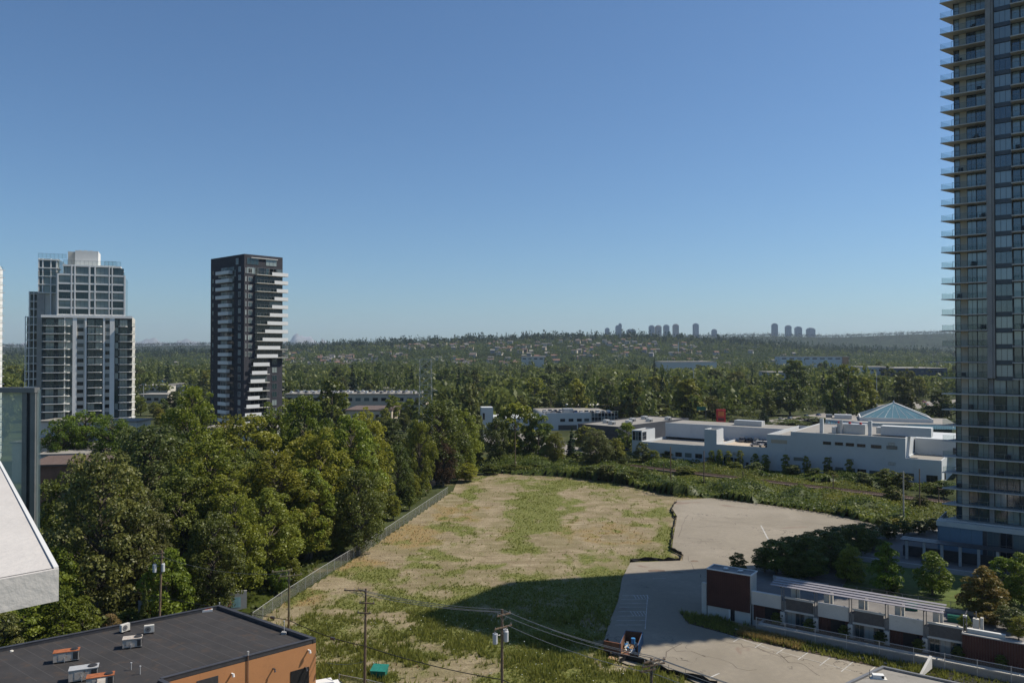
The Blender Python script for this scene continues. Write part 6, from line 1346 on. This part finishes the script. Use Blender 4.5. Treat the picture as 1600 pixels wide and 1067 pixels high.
def hlab(px, Y, n):
    k = n % 14; a = ['white', 'beige', 'grey', 'brown', 'cream'][k % 5]; b2 = ['grey', 'brown', 'red', 'pale'][k % 4]; z_ = 'beside the charcoal tower' if px < 560 else 'above the power pylon' if px < 760 else 'left of centre' if px < 900 else 'below the distant high rises' if px < 1100 else 'far to the right' if px > 1100 else ''
    l_ = 'small %s house with %s roof on the %s hillside %s' % (a, b2, 'lower' if Y < 2000 else 'upper', z_); return l_, 'house', l_.replace('house', 'houses')
while n < 250 and tries < 30000:
    tries += 1; zone = R2.random()
    if zone < .6: px = R2.uniform(425, 740); Y = R2.uniform(1650, 2450)
    elif zone < .92: px = R2.uniform(760, 1100); Y = R2.uniform(1650, 2450)
    else: px = R2.choice([R2.uniform(200, 340), R2.uniform(1100, 1470)]); Y = R2.uniform(1500, 2500)
    x = (px-800)/F*Y
    if any(abs(x-a)+abs(Y-b2)*.6 < 17 for a, b2 in hp): continue
    if fbm(np.array([x]), np.array([Y]), 240, 21)[0] > .52: continue
    hp.append((x, Y)); tag(link('house', HM[n % 14], None, (x, Y, float(terrain(x, Y))), R2.uniform(-.5, .5)), *hlab(px, Y, n)); n += 1
# ------------------------------------------------------------------ mid distance low buildings
def slabb(nm, px0, px1, top, Y, dep, m, lb_, rz=0, wn=0, extra=None, roof=None, zb=None):
    a, b2 = AT(px0, 548, Y), AT(px1, 548, Y); z = HC-(top-YH)/F*Y; L = b2.x-a.x; zb_ = float(terrain(a.x, Y))-3 if zb is None else zb
    u = thing(nm, lb_, 'building', (a.x, a.y, zb_), R(rz)); H_ = z-zb_
    bx('wall', m, u, 0, L, 0, dep, 0, H_-.5); bx('roof', roof or roofm, u, -.5, L+.5, -.5, dep+.5, H_-.498, H_)
    for k in range(wn): bx('window', M['glass_d'], u, L*(k+.2)/wn, L*(k+.8)/wn, -.08, -.002, H_-5.0, H_-2.8)
    return u, L, H_
slabb('school_building', 1219, 1327, 557, 1500, 30, wmat, 'long white modern building with an orange end wall beyond the valley wood', wn=9)
u = slabb('orange_annex', 1317, 1326, 557.3, 1497, 20, orange, 'small orange end block attached before the long white modern building')
slabb('glass_office', 1395, 1480, 575, 900, 60, mat('navy_glass', (.03, .05, .09), .3), 'long dark blue glass office left of the balcony tower', wn=12); slabb('pale_office', 1348, 1396, 573, 930, 40, wmat, 'pale grey office joined to the dark blue glass one', wn=8); slabb('low_hall', 1200, 1235, 581, 800, 30, M['conc'], 'grey low hall hidden in the valley wood, right of centre', wn=4)
slabb('flat_hall', 1035, 1120, 565, 1150, 60, M['alu'], 'wide grey flat roofed hall below the cleared hillside'); slabb('yellow_roof_hall', 815, 850, 557, 1450, 40, M['cream'], 'pale hall with yellowish roof in the trees left of centre', wn=4)
u, L, H_ = slabb('parking_showroom', 446, 660, 615, 545, 42, M['beige'], 'long low showroom with rows of cars on its roof behind the grove', wn=16, zb=0)
for k in range(36):
    cn_ = R2.choice(['white', 'white', 'silver', 'grey', 'white', 'black']); xx = 3+(k % 18)*(L-6)/17; car(cn_, R2.choice(['suv', 'sedan', 'suv']), u.location.x+xx, u.location.y+(5 if k < 18 else 20), H_, R(90+R2.uniform(-3, 3)), '%s car in the rows parked on the long showroom roof' % cn_, 'cars on the showroom roof')
slabb('brown_roof_hall', 540, 612, 640, 460, 36, M['beige'], 'low hall with a brown roof and pale front behind the grove', roof=rc[1], wn=8, zb=0)
slabb('blue_canopy_station', 219, 252, 593, 900, 14, mat('blue_fascia', (.03, .12, .4), .5), 'small blue and white filling station canopy between the two left towers', zb=4); slabb('pale_shed', 214, 262, 602, 760, 30, M['cream'], 'pale flat shed right of the cream tower', wn=5, zb=0); slabb('red_roofed_shed', 262, 326, 600, 780, 30, wmat, 'long white shed left of the charcoal tower', wn=6, zb=0, roof=rc[3]); slabb('brown_shed', 216, 262, 616, 640, 24, M['beige'], 'brownish low shed right of the cream tower foot', wn=4, zb=0)
slabb('white_roof_warehouse', 62, 126, 709, 222, 30, wmat, 'white walled warehouse between the glass screen and the grove', zb=0, rz=12); slabb('brown_warehouse', 40, 150, 726, 200, 18, mat('brown_wall', (.20, .10, .07), .8), 'low brown warehouse in front of the white walled one', zb=0, rz=12, roof=rc[1]); slabb('tan_shop', 20, 110, 690, 255, 22, M['beige'], 'tan low shop behind the white walled warehouse', zb=0, roof=rc[0])
slabb('charcoal_podium', 320, 425, 668, 250, 9, wmat, 'white low annex at the foot of the charcoal tower', zb=0, rz=0); slabb('cream_podium', 62, 215, 657, 268, 10, M['cream'], 'pale low podium at the foot of the cream tower', zb=0)
# cleared slope
MB().prism([((px-800)/F*Y, Y) for px, Y in ((1060, 1900), (1100, 1900), (1105, 2250), (1035, 2250))], 42+2, 42+3, mat('dry_slope', (.3, .24, .13), .95, .2, .02, .2)).build('cleared_slope') if False else None
for k, (px, Y, nm_) in enumerate(((1455, 2300, 'pale'), (1468, 2300, 'cream'), (1480, 2310, 'white'))):
    a = AT(px, 548, 1700); b = MB()
    for j in range(3): b.box(j*5, j*5+4.8, 0, 10, -5, 12, wc[(j+k) % 5]).add([(j*5, 0, 12), (j*5+4.8, 0, 12), (j*5+2.4, 0, 15), (j*5, 10, 12), (j*5+4.8, 10, 12), (j*5+2.4, 10, 15)], [(0, 1, 2), (5, 4, 3), (0, 2, 5, 3), (2, 1, 4, 5)], rc[0])
    tag(b.build('townhouse_row', None, (a.x, a.y, float(terrain(a.x, 1700)))), 'three gabled white townhouses far off beside the balcony tower', 'townhouses', 'distant townhouse rows beside the balcony tower')
# distant high rises
hz = mat('far_tower_wall', (.26, .29, .33), .7); hg = mat('far_tower_glass', (.15, .21, .27), .4); hc = mat('far_tower_tan', (.42, .34, .29), .8)
def far_tower(px, top, wpx, sty, lb_, Y=5300):
    a = AT(px, 548, Y); z = HC-(top-YH)/F*Y; zb = float(terrain(a.x, Y))-20; W_ = wpx/F*Y; m = hc if sty == 2 else (hz if sty == 0 else hg)
    u = thing('distant_high_rise', lb_, 'high rise', (a.x, a.y, zb), R(random.uniform(-20, 20))); H_ = z-zb
    bx('shaft', m, u, -W_/2, W_/2, 0, W_, 0, H_-9); bx('upper_storeys', m, u, -W_*.38, W_*.38, W_*.12, W_*.88, H_-8.998, H_-3); bx('crown', hz, u, -W_*.2, W_*.2, W_*.3, W_*.7, H_-2.998, H_)
    b = MB(); k = 0
    while k*6 < H_-12: b.box(-W_/2-.5, W_/2+.5, -.6, W_+.5, k*6, k*6+1.6, hg if m is not hg else hz); k += 1
    tag(b.build('floor_bands', u), kind='stuff')
for q in ((949, 512, 7, 0, 'leftmost distant high rise on the horizon, short and grey'), (965, 508, 5, 1, 'lower half of the stepped blue high rise on the horizon'), (969, 505, 5, 1, 'tall stepped blue glass high rise second in the skyline'), (988, 514, 12, 1, 'broad blue distant high rise left of the row of four'), (1018, 508, 9, 0, 'first of the row of four distant high rises'), (1030, 508, 8, 2, 'second of the row of four distant high rises, tan'), (1042, 507, 8, 0, 'third of the row of four distant high rises'), (1057, 506, 8, 2, 'fourth of the row of four distant high rises, tinted pink'), (1089, 505, 7, 1, 'lone tall distant high rise right of the row of four'), (1117, 514, 7, 0, 'small pale distant high rise far right of the row of four'), (1211, 505, 9, 1, 'tallest of the right hand skyline group'), (1233, 508, 8, 0, 'pointed second of the right hand skyline group'), (1249, 510, 9, 1, 'third of the right hand skyline group'), (1270, 512, 10, 1, 'rightmost of the right hand skyline group')): far_tower(*q)
# construction crane on the hill, lattice pylon, lamp masts
def crane():
    a = AT(1060, 548, 2000); zb = float(terrain(a.x, 2000)); u = thing('tower_crane', 'small pale tower crane in front of the cleared hillside', 'crane', (a.x, a.y, zb)); z = HC-(535-YH)/F*2000-zb
    bx('mast', M['white'], u, -.8, .8, -.8, .8, 0, z); bx('jib', mat('crane_orange', (.45, .2, .12)), u, -12, 38, -.6, .6, z-1, z+.3)
crane()
a = AT(665, 548, 300); py = thing('lattice_pylon', 'pale steel lattice power pylon rising over the grove', 'pylon', (a.x, a.y, 0), R(10)); zt = HC-(561-YH)/F*300
st_ = mat('pylon_steel', (.42, .41, .33), .5, .05, 1, 3, metal=.3); b = MB(); wB, wT = 2.6, 2.1
def cw(z): return wB+(wT-wB)*z/zt
nz = 12
for k in range(nz):
    z0, z1 = zt*k/nz, zt*(k+1)/nz
    for (sx, sy) in ((1, 1), (1, -1), (-1, -1), (-1, 1)): b.tube((sx*cw(z0), sy*cw(z0), z0), (sx*cw(z1), sy*cw(z1), z1), .19, .19, st_, 4)
    for (s1, s2) in (((1, 1), (1, -1)), ((1, -1), (-1, -1)), ((-1, -1), (-1, 1)), ((-1, 1), (1, 1))):
        b.tube((s1[0]*cw(z0), s1[1]*cw(z0), z0), (s2[0]*cw(z1), s2[1]*cw(z1), z1), .10, .10, st_, 4).tube((s2[0]*cw(z0), s2[1]*cw(z0), z0), (s1[0]*cw(z1), s1[1]*cw(z1), z1), .10, .10, st_, 4).tube((s1[0]*cw(z1), s1[1]*cw(z1), z1), (s2[0]*cw(z1), s2[1]*cw(z1), z1), .10, .10, st_, 4)
b.build('lattice_mast', py)
for zz, L in ((zt-.3, 4.2), (zt-6.0, 4.0), (zt-12, 4.6), (zt-18, 4.4)): MB().box(-L, L, -.1, .1, zz, zz+.25, st_).tube((-L, 0, zz), (-wT, 0, zz+1.2), .05, .05, st_).tube((L, 0, zz), (wT, 0, zz+1.2), .05, .05, st_).build('crossarm', py)
lm_ = mat('mast_grey', (.4, .42, .42), .5)
for px, by, tp_, lb_ in ((1370, 636, 578, 'slim tall lamp mast standing by the highway above the pyramid'), (1084, 640, 560, 'slim lamp mast among the valley trees right of centre'), (224, 640, 600, 'slim lamp mast right of the cream tower'), (1161, 700, 668, 'thin mast behind the roof parking deck')):
    p = G(px, by); h = HC-(tp_-YH)/F*p.y; u = thing('lamp_mast', lb_, 'lamp post', (p.x, p.y, 0)); MB().tube((0, 0, 0), (0, 0, h), .28, .16, lm_, 6).build('shaft', u); MB().box(-1.6, 1.6, -.2, .2, h, h+.25, lm_).build('lamp_head', u)
# traffic
R3 = random.Random(2)
for k in range(46):
    t_ = R3.random(); s = (len(HW)-2)*t_; i_ = int(s); p, q = Vector(HW[i_]), Vector(HW[i_+1]); d = (q-p).normalized(); c = p.lerp(q, s-i_)+Vector((-d.y, d.x))*R3.choice([-11, -7, 6, 10])
    cn_ = R3.choice(['white', 'black', 'silver', 'grey', 'white', 'blue', 'red']); car(cn_, R3.choice(['sedan', 'suv', 'suv', 'van']), c.x, c.y, .03, math.atan2(d.y, d.x), '%s vehicle on the highway behind the showrooms' % cn_, 'traffic on the highway')
for k, (px, py_, cn_) in enumerate(((755, 682, 'white'), (736, 680, 'silver'), (975, 703, 'blue'), (745, 686, 'black'), (880, 694, 'grey'))):
    p = G(px, py_); car(cn_, 'sedan', p.x, p.y, .05, R3.random()*3, '%s car parked on the ground near the white office' % cn_)
# ------------------------------------------------------------------ haze
hzm = bpy.data.materials.new('haze'); hzm.use_nodes = True; t = hzm.node_tree; t.nodes.clear(); vo = t.nodes.new('ShaderNodeVolumePrincipled'); mo = t.nodes.new('ShaderNodeOutputMaterial')
vo.inputs['Color'].default_value = (.68, .83, 1, 1); vo.inputs['Density'].default_value = 4.6e-5; vo.inputs['Anisotropy'].default_value = .2; t.links.new(vo.outputs[0], mo.inputs['Volume'])
MB().box(-26000, 26000, -420, 16200, -8, 560, hzm).build('haze'); tag(bpy.data.objects['haze'], 'thin blue air haze over the whole valley', 'haze', kind='stuff')
